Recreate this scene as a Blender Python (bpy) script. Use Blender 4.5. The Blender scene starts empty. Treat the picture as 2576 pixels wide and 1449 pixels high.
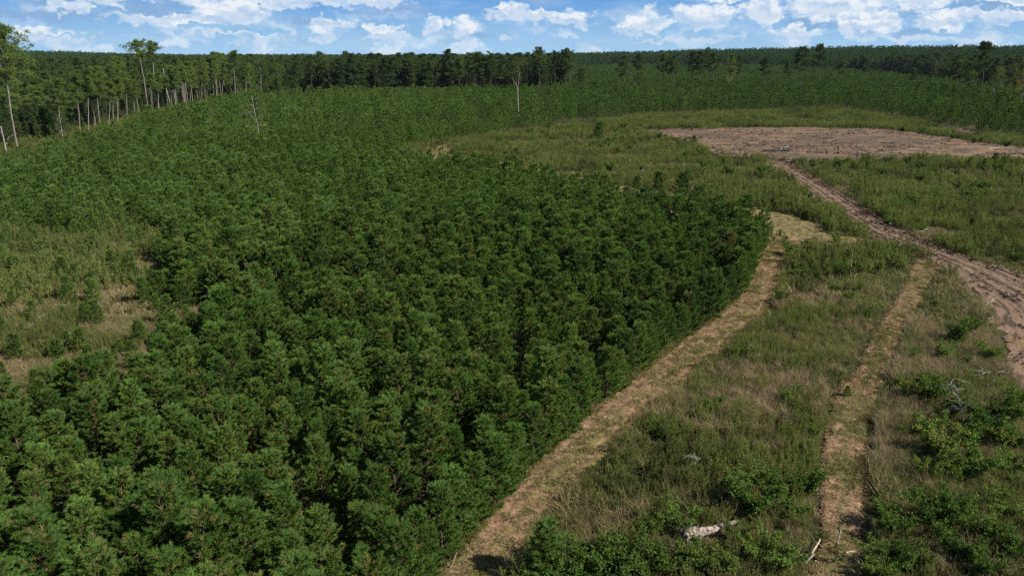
import bpy, math
import numpy as np
from mathutils import Vector

R = math.radians
scene = bpy.context.scene
COL = scene.collection

# ------------------------------------------------------------------ camera
CAM_H = 24.0
HFOV = R(70.0)
TAN = math.tan(HFOV / 2)
PW, PH = 2576.0, 1449.0
HORIZON_Y = 141.0
PITCH = math.atan((PH / 2 - HORIZON_Y) / PW * 2 * TAN)
cam = bpy.data.cameras.new('camera')
cam.sensor_width = 36
cam.lens = 18 / TAN
cam.clip_start = 0.5
cam.clip_end = 30000
cam_o = bpy.data.objects.new('camera', cam)
COL.objects.link(cam_o)
cam_o.location = (0, 0, CAM_H)
cam_o.rotation_euler = (math.pi / 2 - PITCH, 0, 0)
scene.camera = cam_o

# ------------------------------------------------------------------ sun and sky
SUN_AZ, SUN_EL = R(114), R(41)
sun = bpy.data.lights.new('sun', 'SUN')
sun.energy = 5.0
sun.angle = R(0.53)
sun.color = (1.0, 0.92, 0.78)
sun_o = bpy.data.objects.new('sun', sun)
COL.objects.link(sun_o)
sdir = Vector((math.sin(SUN_AZ) * math.cos(SUN_EL), math.cos(SUN_AZ) * math.cos(SUN_EL), math.sin(SUN_EL)))
sun_o.rotation_euler = sdir.to_track_quat('Z', 'Y').to_euler()
sun_o.location = sdir * 300

scene.view_settings.view_transform = 'Standard'
scene.view_settings.look = 'None'
scene.view_settings.exposure = 0.72
scene.view_settings.gamma = 1.0
scene.cycles.max_bounces = 4
scene.cycles.diffuse_bounces = 3
scene.cycles.glossy_bounces = 1
scene.cycles.transmission_bounces = 2
scene.cycles.transparent_max_bounces = 4
scene.cycles.volume_bounces = 0
scene.cycles.caustics_reflective = False
scene.cycles.caustics_refractive = False
scene.cycles.sample_clamp_direct = 6.0
scene.cycles.sample_clamp_indirect = 2.0
scene.cycles.use_denoising = False
scene.cycles.use_adaptive_sampling = False


class NT:
    """small helper for writing node graphs"""
    def __init__(self, tree):
        self.t = tree
        self.n = tree.nodes
        self.l = tree.links

    def put(self, sock, v):
        if hasattr(v, 'is_output'):
            self.l.new(v, sock)
        elif v is not None:
            sock.default_value = v

    def node(self, kind, ins=None, **props):
        nd = self.n.new(kind)
        for k, v in props.items():
            setattr(nd, k, v)
        for k, v in (ins or {}).items():
            self.put(nd.inputs[k], v)
        return nd

    def math(self, op, a, b=None, c=None, clamp=False):
        nd = self.n.new('ShaderNodeMath')
        nd.operation = op
        nd.use_clamp = clamp
        self.put(nd.inputs[0], a)
        if b is not None:
            self.put(nd.inputs[1], b)
        if c is not None:
            self.put(nd.inputs[2], c)
        return nd.outputs[0]

    def vec(self, op, a, b=None):
        nd = self.n.new('ShaderNodeVectorMath')
        nd.operation = op
        self.put(nd.inputs[0], a)
        if b is not None:
            self.put(nd.inputs[1], b)
        return nd.outputs['Value'] if op in ('LENGTH', 'DOT_PRODUCT') else nd.outputs[0]

    def mix(self, f, a, b, mode='MIX'):
        nd = self.n.new('ShaderNodeMix')
        nd.data_type = 'RGBA'
        nd.blend_type = mode
        self.put(nd.inputs[0], f)
        self.put(nd.inputs[6], a if hasattr(a, 'is_output') else (*a, 1.0))
        self.put(nd.inputs[7], b if hasattr(b, 'is_output') else (*b, 1.0))
        return nd.outputs[2]

    def ramp(self, v, a, b, smooth=True):
        nd = self.n.new('ShaderNodeMapRange')
        nd.interpolation_type = 'SMOOTHSTEP' if smooth else 'LINEAR'
        self.put(nd.inputs[0], v)
        self.put(nd.inputs[1], a)
        self.put(nd.inputs[2], b)
        return nd.outputs[0]

    def noise(self, vec, scale, detail=3.0, rough=0.5, dist=0.0, color=False):
        nd = self.n.new('ShaderNodeTexNoise')
        self.put(nd.inputs['Vector'], vec)
        nd.inputs['Scale'].default_value = scale
        nd.inputs['Detail'].default_value = detail
        nd.inputs['Roughness'].default_value = rough
        nd.inputs['Distortion'].default_value = dist
        return nd.outputs['Color'] if color else nd.outputs['Fac']

    def attr(self, name):
        nd = self.n.new('ShaderNodeAttribute')
        nd.attribute_name = name
        return nd.outputs['Fac']


def build_world():
    w = bpy.data.worlds.new('World')
    scene.world = w
    w.use_nodes = True
    g = NT(w.node_tree)
    g.n.clear()
    out = g.n.new('ShaderNodeOutputWorld')
    bg = g.n.new('ShaderNodeBackground')
    g.l.new(bg.outputs[0], out.inputs[0])
    S = 0.062
    bg.inputs['Strength'].default_value = S
    bg.name = 'sky light'
    sky = g.node('ShaderNodeTexSky', sky_type='NISHITA', sun_disc=False, sun_elevation=SUN_EL,
                 sun_rotation=SUN_AZ, altitude=60, air_density=1.0, dust_density=0.6, ozone_density=2.5)
    g.l.new(sky.outputs[0], bg.inputs['Color'])


def build_clouds():
    """the low band of sky with its cumulus: a ring of backdrop far beyond the last trees"""
    RAD = 14000.0
    n, rows = 180, 14
    th = np.linspace(0, 2 * math.pi, n, endpoint=False)
    el = np.linspace(R(-1.2), R(13), rows)
    V = np.array([[RAD * math.sin(t) * math.cos(e), RAD * math.cos(t) * math.cos(e), CAM_H + RAD * math.sin(e)] for e in el for t in th])
    F = [[r * n + k, r * n + (k + 1) % n, (r + 1) * n + (k + 1) % n, (r + 1) * n + k] for r in range(rows - 1) for k in range(n)]
    me = bpy.data.meshes.new('sky')
    me.from_pydata(V.tolist(), [], F)
    o = bpy.data.objects.new('sky', me)
    COL.objects.link(o)
    o['kind'] = 'structure'
    m = bpy.data.materials.new('cloudy_sky')
    m.use_nodes = True
    m.cycles.emission_sampling = 'NONE'
    me.materials.append(m)
    g = NT(m.node_tree)
    g.n.clear()
    S = 1.647
    geo = g.n.new('ShaderNodeNewGeometry')
    pos = g.vec('MULTIPLY', g.vec('SUBTRACT', geo.outputs['Position'], (0, 0, CAM_H)), (1 / RAD, 1 / RAD, 1 / RAD))
    sep = g.n.new('ShaderNodeSeparateXYZ')
    g.l.new(pos, sep.inputs[0])
    X, Y, Z = sep.outputs
    az = g.math('ARCTAN2', X, Y)
    # u: about -1..1 across a 70 degree view, v: 0 at the horizon, 1 about four and a half degrees up
    u = g.math('MULTIPLY', az, 1 / 0.611)
    v = g.math('MULTIPLY', Z, 1 / 0.0765)
    cmb = g.n.new('ShaderNodeCombineXYZ')
    g.put(cmb.inputs[0], g.math('MULTIPLY', u, 8.0))
    g.put(cmb.inputs[1], v)
    p = cmb.outputs[0]
    wob = g.vec('SUBTRACT', g.noise(g.vec('MULTIPLY', p, (1.0, 1.35, 1)), 3.6, 6.0, 0.60, 0.1, color=True), (0.5, 0.5, 0.5))
    pw = g.vec('ADD', p, g.vec('MULTIPLY', wob, (0.62, 0.50, 0.0)))

    def C(c):
        return tuple(x / S for x in c)

    def blobs(lst, q):
        best = None
        for (x, y, rx, ry) in lst:
            cu = math.atan((x - 1288) / 1288 * TAN) / 0.611 * 8.0
            cv = (HORIZON_Y - y) / 141.0
            d = g.vec('MULTIPLY', g.vec('SUBTRACT', q, (cu, cv, 0)), (1 / (rx / 1288 * 8), 1 / (ry / 141), 0))
            l = g.vec('LENGTH', d)
            best = l if best is None else g.math('MINIMUM', best, l)
        return g.math('SUBTRACT', 1.0, best)
    # clear sky: pale at the horizon, deeper blue above
    vv = g.ramp(v, 0.0, 1.25)
    clear = g.mix(vv, C((0.34, 0.59, 0.84)), C((0.080, 0.30, 0.72)))
    veil = g.noise(g.vec('MULTIPLY', p, (0.55, 3.0, 1)), 1.1, 5.0, 0.6)
    veil = g.ramp(veil, 0.42, 0.72)
    c1 = g.mix(g.math('MULTIPLY', veil, 0.45), clear, C((0.50, 0.68, 0.88)))
    # small far cumulus, low rows
    st = g.noise(g.vec('MULTIPLY', pw, (1.0, 2.1, 1)), 1.15, 5.0, 0.55)
    lowrow = g.math('MULTIPLY', g.ramp(st, 0.50, 0.64), g.ramp(v, 1.0, 0.15))
    c2 = g.mix(g.math('MULTIPLY', lowrow, 0.65), c1, C((0.80, 0.86, 0.93)))
    # grey blue undersides of the bigger clouds
    base_l = [(250, 30, 260, 14), (560, 38, 220, 14), (2150, 60, 240, 14), (1330, 4, 210, 22), (1010, 34, 130, 18), (150, 62, 240, 16), (430, 46, 120, 14), (2330, 30, 170, 18),
              (1180, 98, 90, 14), (2440, 46, 150, 12), (80, 20, 150, 14), (2000, 72, 90, 12), (1900, 8, 150, 14),
              (2200, 92, 170, 12), (800, 62, 80, 12), (720, 12, 220, 18), (2500, 10, 120, 12)]
    bs = g.math('ADD', blobs(base_l, pw), g.math('MULTIPLY', g.math('SUBTRACT', g.noise(p, 3.0, 4.0), 0.5), 0.8))
    c3 = g.mix(g.math('MULTIPLY', g.ramp(bs, 0.0, 0.8), 0.85), c2, C((0.25, 0.43, 0.69)))
    # sunlit heads
    head_l = [(180, 8, 230, 20), (640, 26, 200, 22), (930, 20, 170, 18), (1330, 48, 150, 15), (2480, 30, 110, 14), (2360, 62, 110, 16), (560, 92, 130, 7), (1700, 108, 150, 8), (2300, 108, 200, 9), (150, 110, 160, 7), (345, 10, 120, 34), (40, 5, 150, 20), (245, 48, 60, 16), (620, 46, 120, 30), (760, 20, 130, 24), (900, 14, 150, 20),
              (1010, 12, 80, 20), (1180, 76, 46, 36), (1105, 68, 45, 30), (1280, 42, 70, 24), (1420, 60, 90, 22),
              (1610, 66, 70, 36), (1560, 78, 40, 20), (1740, 52, 100, 36), (1880, 40, 70, 44), (2060, 34, 170, 44), (1800, 14, 120, 14),
              (2160, 70, 60, 34), (2260, 28, 90, 36), (2300, 74, 70, 22), (2420, 14, 110, 18), (2480, 62, 90, 16),
              (1960, 90, 90, 18), (860, 72, 80, 18), (980, 82, 60, 16), (700, 104, 40, 14), (820, 104, 26, 12),
              (1000, 102, 90, 12), (470, 66, 180, 14), (1270, 100, 26, 12), (110, 96, 150, 10), (2090, 76, 40, 30)]
    hs = g.math('ADD', blobs(head_l, pw), g.math('MULTIPLY', g.math('SUBTRACT', g.noise(g.vec('MULTIPLY', p, (1.0, 1.5, 1)), 4.2, 7.0, 0.64), 0.5), 1.25))
    hm = g.ramp(hs, 0.06, 0.42)
    # body shade: billows catch light from the right and above
    q2 = g.vec('MULTIPLY', p, (1.0, 1.5, 1))
    lit = g.math('SUBTRACT', g.noise(q2, 3.4, 6.0, 0.6), g.noise(g.vec('ADD', q2, (0.05, 0.10, 0)), 3.4, 6.0, 0.6))
    lit = g.ramp(g.math('ADD', lit, g.math('MULTIPLY', hs, 0.10)), -0.10, 0.13)
    hc = g.mix(lit, C((0.56, 0.70, 0.87)), C((0.90, 0.93, 0.96)))
    hc = g.mix(g.ramp(v, 0.5, 0.0), hc, C((0.70, 0.81, 0.92)))
    hd = blobs(head_l, g.vec('ADD', pw, (-0.04, -0.13, 0)))
    under = g.ramp(g.math('SUBTRACT', g.math('SUBTRACT', blobs(head_l, pw), hd), 0.0), 0.10, 0.50)
    hc = g.mix(g.math('MULTIPLY', under, 0.5), hc, C((0.40, 0.56, 0.78)))
    c4 = g.mix(g.math('MULTIPLY', hm, 0.92), c3, hc)
    em = g.node('ShaderNodeEmission', {'Color': c4, 'Strength': 1.0})
    tr = g.n.new('ShaderNodeBsdfTransparent')
    mx = g.node('ShaderNodeMixShader', {0: g.ramp(v, 1.9, 2.9), 1: em.outputs[0], 2: tr.outputs[0]})
    out = g.n.new('ShaderNodeOutputMaterial')
    g.l.new(mx.outputs[0], out.inputs[0])


build_world()
build_clouds()


# ------------------------------------------------------------------ projection between photo pixels and the ground
CP, SP = math.cos(PITCH), math.sin(PITCH)


def at(px, py, z=0.0):
    sx = (px - PW / 2) / PW * 2 * TAN
    sy = (PH / 2 - py) / PW * 2 * TAN
    dx, dy, dz = sx, CP + sy * SP, -SP + sy * CP
    t = (z - CAM_H) / dz
    return (dx * t, dy * t)


def proj(x, y, z):
    f = y * CP - (z - CAM_H) * SP
    up = y * SP + (z - CAM_H) * CP
    f = np.maximum(f, 0.1)
    return x / f / TAN * PW / 2 + PW / 2, PH / 2 - up / f / TAN * PW / 2


def poly(pts):
    return np.array([at(*p) for p in pts])


def inside(pl, x, y):
    r = np.zeros(x.shape, bool)
    n = len(pl)
    j = n - 1
    for i in range(n):
        xi, yi = pl[i]
        xj, yj = pl[j]
        if yi != yj:
            r ^= ((yi > y) != (yj > y)) & (x < (xj - xi) * (y - yi) / (yj - yi) + xi)
        j = i
    return r


def dist_line(pl, x, y):
    best = np.full(x.shape, 1e9)
    for (a, b) in zip(pl[:-1], pl[1:]):
        d = b - a
        L = max(d @ d, 1e-9)
        t = np.clip(((x - a[0]) * d[0] + (y - a[1]) * d[1]) / L, 0, 1)
        best = np.minimum(best, np.hypot(x - a[0] - t * d[0], y - a[1] - t * d[1]))
    return best


_tab = np.random.RandomState(5).rand(256, 256)


def vn(x, y):
    xi, yi = np.floor(x).astype(int), np.floor(y).astype(int)
    fx, fy = x - xi, y - yi
    fx, fy = fx * fx * (3 - 2 * fx), fy * fy * (3 - 2 * fy)
    a, b = _tab[xi % 256, yi % 256], _tab[(xi + 1) % 256, yi % 256]
    c, d = _tab[xi % 256, (yi + 1) % 256], _tab[(xi + 1) % 256, (yi + 1) % 256]
    return (a * (1 - fx) + b * fx) * (1 - fy) + (c * (1 - fx) + d * fx) * fy


def fbm(x, y, s, octv=4):
    t = 0
    a, tot = 1.0, 0.0
    for o in range(octv):
        t = t + a * vn(x * s * 2 ** o + 17 * o, y * s * 2 ** o + 31 * o)
        tot += a
        a *= 0.5
    return t / tot


def sstep(a, b, x):
    t = np.clip((x - a) / (b - a), 0, 1)
    return t * t * (3 - 2 * t)


def height(x, y):
    x, y = np.asarray(x, float), np.asarray(y, float)
    d = np.hypot(x, y)
    az = np.degrees(np.arctan2(x, y))
    right = sstep(-4, 14, az) * (0.55 + 0.45 * sstep(8, 26, az))
    left = sstep(-22, -34, az) * 0.5
    h = sstep(900, 1700, d) * 17 * np.maximum(right, left)
    return np.where(y > 0, h, 0.0)


# ------------------------------------------------------------------ mesh helpers
class MB:
    """collects triangles, then links them as one mesh"""
    def __init__(self):
        self.V, self.F, self.M, self.T, self.B = [], [], [], [], []
        self.n = 0

    def add(self, V, F, mat=0, tint=0.5, brown=0.0):
        V = np.asarray(V, float).reshape(-1, 3)
        F = np.asarray(F, int).reshape(-1, 3)
        self.V.append(V)
        self.F.append(F + self.n)
        self.M.append(np.full(len(F), mat))
        self.T.append(np.broadcast_to(np.asarray(tint, float), (len(V),)))
        self.B.append(np.broadcast_to(np.asarray(brown, float), (len(V),)))
        self.n += len(V)

    def tube(self, pts, rad, sides=6, mat=0, tint=0.5, brown=0.0, cap=True):
        pts = np.asarray(pts, float)
        n = len(pts)
        rad = np.broadcast_to(np.asarray(rad, float), (n,))
        d = np.gradient(pts, axis=0)
        d /= np.linalg.norm(d, axis=1, keepdims=True) + 1e-9
        ref = np.where(np.abs(d[:, 2:3]) > 0.9, np.array([[1.0, 0, 0]]), np.array([[0, 0, 1.0]]))
        a = np.cross(d, ref)
        a /= np.linalg.norm(a, axis=1, keepdims=True) + 1e-9
        b = np.cross(d, a)
        th = np.linspace(0, 2 * math.pi, sides, endpoint=False)
        V = pts[:, None, :] + rad[:, None, None] * (a[:, None, :] * np.cos(th)[None, :, None] + b[:, None, :] * np.sin(th)[None, :, None])
        V = V.reshape(-1, 3)
        i = np.arange(n - 1)[:, None] * sides
        k = np.arange(sides)[None, :]
        k2 = (k + 1) % sides
        q0, q1, q2, q3 = (i + k).ravel(), (i + k2).ravel(), (i + sides + k2).ravel(), (i + sides + k).ravel()
        F = np.concatenate([np.stack([q0, q1, q2], 1), np.stack([q0, q2, q3], 1)])
        if cap:
            V = np.concatenate([V, pts[:1], pts[-1:]])
            m = n * sides
            kk = np.arange(sides)
            F = np.concatenate([F, np.stack([np.full(sides, m), (kk + 1) % sides, kk], 1),
                                np.stack([np.full(sides, m + 1), (n - 1) * sides + kk, (n - 1) * sides + (kk + 1) % sides], 1)])
        self.add(V, F, mat, tint, brown)

    def blades(self, start, dirs, length, width, rng, mat=0, tint=0.5, brown=0.0, shape='tri'):
        n = len(start)
        if n == 0:
            return
        dirs = dirs / (np.linalg.norm(dirs, axis=1, keepdims=True) + 1e-9)
        side = np.cross(dirs, rng.normal(size=(n, 3)))
        side /= np.linalg.norm(side, axis=1, keepdims=True) + 1e-9
        L = np.broadcast_to(np.asarray(length, float), (n,))[:, None]
        W = np.broadcast_to(np.asarray(width, float), (n,))[:, None]
        tint = np.broadcast_to(np.asarray(tint, float), (n,))
        brown = np.broadcast_to(np.asarray(brown, float), (n,))
        if shape == 'tri':
            V = np.stack([start - side * W / 2, start + side * W / 2, start + dirs * L], 1)
            F = np.arange(n * 3).reshape(-1, 3)
            k = 3
        else:   # leaf: a kite folded from two triangles
            mid = start + dirs * L * 0.45
            V = np.stack([start, mid + side * W / 2, start + dirs * L, mid - side * W / 2], 1)
            b = np.arange(n)[:, None] * 4
            F = np.concatenate([b + np.array([[0, 1, 2]]), b + np.array([[0, 2, 3]])])
            k = 4
        self.add(V.reshape(-1, 3), F, mat, np.repeat(tint, k), np.repeat(brown, k))

    def mesh(self, name, mats, smooth=False):
        V, F = np.concatenate(self.V), np.concatenate(self.F)
        me = bpy.data.meshes.new(name)
        me.vertices.add(len(V))
        me.vertices.foreach_set('co', V.astype(np.float32).ravel())
        me.loops.add(len(F) * 3)
        me.loops.foreach_set('vertex_index', F.astype(np.int32).ravel())
        me.polygons.add(len(F))
        me.polygons.foreach_set('loop_start', np.arange(0, len(F) * 3, 3, dtype=np.int32))
        me.polygons.foreach_set('loop_total', np.full(len(F), 3, dtype=np.int32))
        me.polygons.foreach_set('material_index', np.concatenate(self.M).astype(np.int32))
        if smooth:
            me.polygons.foreach_set('use_smooth', np.ones(len(F), bool))
        for nm, dat in (('tint', self.T), ('brown', self.B)):
            at_ = me.attributes.new(nm, 'FLOAT', 'POINT')
            at_.data.foreach_set('value', np.concatenate(dat).astype(np.float32))
        for m in (mats if isinstance(mats, (list, tuple)) else [mats]):
            me.materials.append(m)
        me.update()
        me.validate()
        return me

    def obj(self, name, mats, parent=None, smooth=False, link=True):
        o = bpy.data.objects.new(name, self.mesh(name, mats, smooth))
        if link:
            COL.objects.link(o)
        if parent:
            o.parent = parent
        return o


def tag(o, label=None, cat=None, group=None, kind=None):
    if label:
        o['label'] = label
    if cat:
        o['category'] = cat
    if group:
        o['group'] = group
    if kind:
        o['kind'] = kind
    return o


# ------------------------------------------------------------------ materials
def leaf_mat(name, dark, light, brown, trans=0.3, patch=0.5, pscale=0.05, rnd=0.3):
    m = bpy.data.materials.new(name)
    m.use_nodes = True
    g = NT(m.node_tree)
    g.n.clear()
    out = g.n.new('ShaderNodeOutputMaterial')
    oi = g.n.new('ShaderNodeObjectInfo')
    big = g.noise(oi.outputs['Location'], pscale, 2.0)
    f = g.math('ADD', g.math('MULTIPLY', g.attr('tint'), 1.0 - rnd), g.math('MULTIPLY', oi.outputs['Random'], rnd))
    f = g.math('ADD', f, g.math('MULTIPLY', g.math('SUBTRACT', big, 0.5), patch * 2), clamp=True)
    col = g.mix(f, dark, light)
    col = g.mix(g.attr('brown'), col, brown)
    d = g.node('ShaderNodeBsdfDiffuse', {'Color': col})
    t = g.node('ShaderNodeBsdfTranslucent', {'Color': col})
    mx = g.node('ShaderNodeMixShader', {0: trans, 1: d.outputs[0], 2: t.outputs[0]})
    last = mx.outputs[0]
    g.l.new(last, out.inputs[0])
    return m


def wood_mat(name, a, b, scale=6.0, bump=0.0):
    m = bpy.data.materials.new(name)
    m.use_nodes = True
    g = NT(m.node_tree)
    bs = g.n['Principled BSDF']
    tc = g.n.new('ShaderNodeTexCoord')
    n = g.noise(g.vec('MULTIPLY', tc.outputs['Object'], (1, 1, 0.35)), scale, 5.0, 0.65)
    col = g.mix(g.ramp(n, 0.35, 0.65), a, b)
    g.l.new(col, bs.inputs['Base Color'])
    bs.inputs['Roughness'].default_value = 0.95
    bs.inputs['Specular IOR Level'].default_value = 0.1
    return m


M_PINE = leaf_mat('young_pine_needles', (0.044, 0.090, 0.024), (0.140, 0.232, 0.048), (0.23, 0.155, 0.06), 0.27, 0.36, 0.03, 0.42)
M_TALL = leaf_mat('tall_pine_needles', (0.034, 0.062, 0.023), (0.135, 0.195, 0.048), (0.12, 0.09, 0.04), 0.30, 0.35, 0.02)
M_FOREST = leaf_mat('forest_needles', (0.030, 0.055, 0.023), (0.085, 0.128, 0.038), (0.12, 0.09, 0.04), 0.28, 0.35, 0.02)
M_FAR = leaf_mat('far_pine_needles', (0.026, 0.056, 0.024), (0.060, 0.110, 0.034), (0.09, 0.07, 0.03), 0.25, 0.35, 0.006)
M_LEAF = leaf_mat('broad_leaves', (0.038, 0.078, 0.020), (0.145, 0.225, 0.045), (0.22, 0.18, 0.05), 0.34, 0.3, 0.12)
M_GRASS = leaf_mat('meadow_grass_blades', (0.080, 0.115, 0.034), (0.190, 0.205, 0.070), (0.33, 0.255, 0.165), 0.36, 0.35, 0.10)
M_WEED = leaf_mat('tall_weed_leaves', (0.050, 0.076, 0.024), (0.175, 0.222, 0.056), (0.25, 0.185, 0.10), 0.33, 0.75, 0.09)
M_STRAW = leaf_mat('mown_straw', (0.20, 0.138, 0.082), (0.34, 0.245, 0.15), (0.105, 0.115, 0.036), 0.15, 0.2, 0.3)
M_BARK = wood_mat('pine_bark', (0.13, 0.110, 0.098), (0.27, 0.245, 0.225), 7.0)
M_BARK_DARK = wood_mat('shaded_pine_bark', (0.07, 0.052, 0.042), (0.15, 0.115, 0.092), 7.0)  # darker copy of the pine bark, with the shade put into its colour
M_TWIG = wood_mat('pine_twig_bark', (0.06, 0.045, 0.032), (0.13, 0.095, 0.065), 12.0)
M_DEAD = wood_mat('weathered_grey_wood', (0.16, 0.148, 0.14), (0.32, 0.30, 0.285), 9.0)
M_PALE = wood_mat('pale_split_wood', (0.25, 0.19, 0.135), (0.45, 0.38, 0.30), 9.0)
M_CHAR = wood_mat('charred_wood', (0.016, 0.014, 0.013), (0.07, 0.062, 0.055), 5.0)
M_ROT = wood_mat('bleached_rotten_wood', (0.10, 0.082, 0.068), (0.34, 0.30, 0.27), 6.0)
M_CONE = leaf_mat('white_flower_heads', (0.19, 0.22, 0.14), (0.30, 0.32, 0.24), (0.07, 0.10, 0.03), 0.2, 0.2, 0.2)


def soil_mat(name, kind):
    m = bpy.data.materials.new(name)
    m.use_nodes = True
    g = NT(m.node_tree)
    bs = g.n['Principled BSDF']
    bs.inputs['Roughness'].default_value = 1.0
    bs.inputs['Specular IOR Level'].default_value = 0.05
    P = g.n.new('ShaderNodeNewGeometry').outputs['Position']
    n1 = g.noise(P, 0.16, 4.0, 0.6)
    n2 = g.noise(P, 0.9, 5.0, 0.65)
    n3 = g.noise(P, 5.0, 5.0, 0.7)
    ac = g.attr('tint')     # 0 on the left edge of a path, 1 on its right edge
    al = g.attr('brown')    # metres along it, unused by the ground
    st = g.n.new('ShaderNodeCombineXYZ')
    g.put(st.inputs[0], g.math('MULTIPLY', ac, 14.0))
    g.put(st.inputs[1], g.math('MULTIPLY', al, 0.16))
    streak = g.noise(st.outputs[0], 1.6, 4.0, 0.6)
    if kind == 'mown':
        c = g.mix(g.ramp(n3, 0.32, 0.62), (0.175, 0.110, 0.066), (0.30, 0.205, 0.125))
        c = g.mix(g.ramp(g.math('ADD', g.math('MULTIPLY', streak, 0.55), g.math('MULTIPLY', n2, 0.45)), 0.47, 0.60), c, (0.135, 0.122, 0.042))
        wl = g.math('MULTIPLY', g.math('SUBTRACT', n1, 0.5), 0.12)
        for cc in (0.24, 0.74):
            w_ = g.math('SUBTRACT', 1.0, g.math('ABSOLUTE', g.math('MULTIPLY', g.math('SUBTRACT', g.math('ADD', ac, wl), cc), 11.0)), clamp=True)
            c = g.mix(g.math('MULTIPLY', w_, g.ramp(n2, 0.30, 0.55)), c, (0.235, 0.162, 0.104))
        mid = g.math('SUBTRACT', 1.0, g.math('ABSOLUTE', g.math('MULTIPLY', g.math('SUBTRACT', g.math('ADD', ac, g.math('MULTIPLY', g.math('SUBTRACT', n2, 0.5), 0.35)), 0.52), 5.0)), clamp=True)
        side = g.ramp(g.math('ADD', ac, g.math('MULTIPLY', g.math('SUBTRACT', n2, 0.5), 0.4)), 0.78, 0.98)
        c = g.mix(g.math('MULTIPLY', g.math('MAXIMUM', mid, side), g.ramp(n1, 0.30, 0.62)), c, (0.125, 0.128, 0.040))
        c = g.mix(g.math('MULTIPLY', g.ramp(n2, 0.60, 0.72), 0.5), c, (0.16, 0.095, 0.06))
    elif kind == 'lawn':
        c = g.mix(g.ramp(n3, 0.32, 0.62), (0.115, 0.098, 0.044), (0.205, 0.160, 0.082))
        c = g.mix(g.math('MULTIPLY', g.ramp(n2, 0.46, 0.62), 0.7), c, (0.105, 0.118, 0.036))
        c = g.mix(g.math('MULTIPLY', g.ramp(n1, 0.52, 0.66), 0.6), c, (0.22, 0.155, 0.095))
    elif kind == 'chips':
        c = g.mix(g.ramp(n3, 0.34, 0.60), (0.14, 0.088, 0.056), (0.29, 0.20, 0.128))
        c = g.mix(g.ramp(n2, 0.46, 0.60), c, (0.11, 0.080, 0.045))
        c = g.mix(g.math('MULTIPLY', g.ramp(n1, 0.46, 0.60), 0.8), c, (0.085, 0.095, 0.032))
        mid = g.math('SUBTRACT', 1.0, g.math('ABSOLUTE', g.math('MULTIPLY', g.math('SUBTRACT', g.math('ADD', ac, g.math('MULTIPLY', g.math('SUBTRACT', n2, 0.5), 0.3)), 0.5), 5.5)), clamp=True)
        c = g.mix(g.math('MULTIPLY', mid, 0.75), c, (0.092, 0.098, 0.034))
    elif kind == 'dirt':
        c = g.mix(g.ramp(n3, 0.32, 0.64), (0.104, 0.072, 0.052), (0.210, 0.148, 0.106))
        c = g.mix(g.math('MULTIPLY', g.ramp(streak, 0.48, 0.60), 0.9), c, (0.052, 0.039, 0.032))
        c = g.mix(g.math('MULTIPLY', g.ramp(n2, 0.55, 0.70), 0.6), c, (0.14, 0.122, 0.105))
        c = g.mix(g.math('MULTIPLY', g.ramp(n1, 0.56, 0.70), 0.5), c, (0.19, 0.145, 0.07))
        wl = g.math('MULTIPLY', g.math('SUBTRACT', n1, 0.5), 0.10)
        for cc in (0.28, 0.46, 0.70, 0.86):
            w_ = g.math('SUBTRACT', 1.0, g.math('ABSOLUTE', g.math('MULTIPLY', g.math('SUBTRACT', g.math('ADD', ac, wl), cc), 26.0)), clamp=True)
            c = g.mix(g.math('MULTIPLY', w_, g.ramp(n2, 0.35, 0.60)), c, (0.045, 0.034, 0.028))
    elif kind == 'bare':
        c = g.mix(g.ramp(n3, 0.30, 0.66), (0.108, 0.079, 0.056), (0.205, 0.150, 0.104))
        n4 = g.noise(g.vec('MULTIPLY', P, (0.35, 1.0, 1.0)), 0.35, 6.0, 0.7)
        c = g.mix(g.math('MULTIPLY', g.ramp(n4, 0.48, 0.56), 0.85), c, (0.060, 0.047, 0.041))
        n5 = g.noise(P, 0.035, 3.0, 0.6)
        c = g.mix(g.math('MULTIPLY', g.ramp(n5, 0.44, 0.58), 0.6), c, (0.078, 0.062, 0.052))
        c = g.mix(g.math('MULTIPLY', g.ramp(n1, 0.52, 0.66), 0.55), c, (0.185, 0.105, 0.062))
        c = g.mix(g.math('MULTIPLY', g.ramp(n2, 0.58, 0.70), 0.45), c, (0.125, 0.115, 0.05))
    else:
        c = g.mix(g.ramp(n2, 0.36, 0.64), (0.030, 0.030, 0.015), (0.062, 0.058, 0.026))
        c = g.mix(g.math('MULTIPLY', g.ramp(n1, 0.45, 0.65), 0.6), c, (0.034, 0.046, 0.017))
        c = g.mix(g.math('MULTIPLY', g.ramp(n3, 0.55, 0.7), 0.4), c, (0.085, 0.066, 0.04))
    g.l.new(c, bs.inputs['Base Color'])
    bp = g.n.new('ShaderNodeBump')
    bp.inputs['Strength'].default_value = 0.7
    bp.inputs['Distance'].default_value = 0.08
    g.put(bp.inputs['Height'], n3)
    g.l.new(bp.outputs[0], bs.inputs['Normal'])
    return m


M_GROUND = soil_mat('grassy_earth', 'earth')
M_MOWN = soil_mat('mown_straw_track', 'mown')
M_LAWN = soil_mat('mown_green_strip', 'lawn')
M_CHIPS = soil_mat('mulched_track', 'chips')
M_DIRT = soil_mat('dirt_road_soil', 'dirt')
M_BARE = soil_mat('bare_soil', 'bare')

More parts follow.
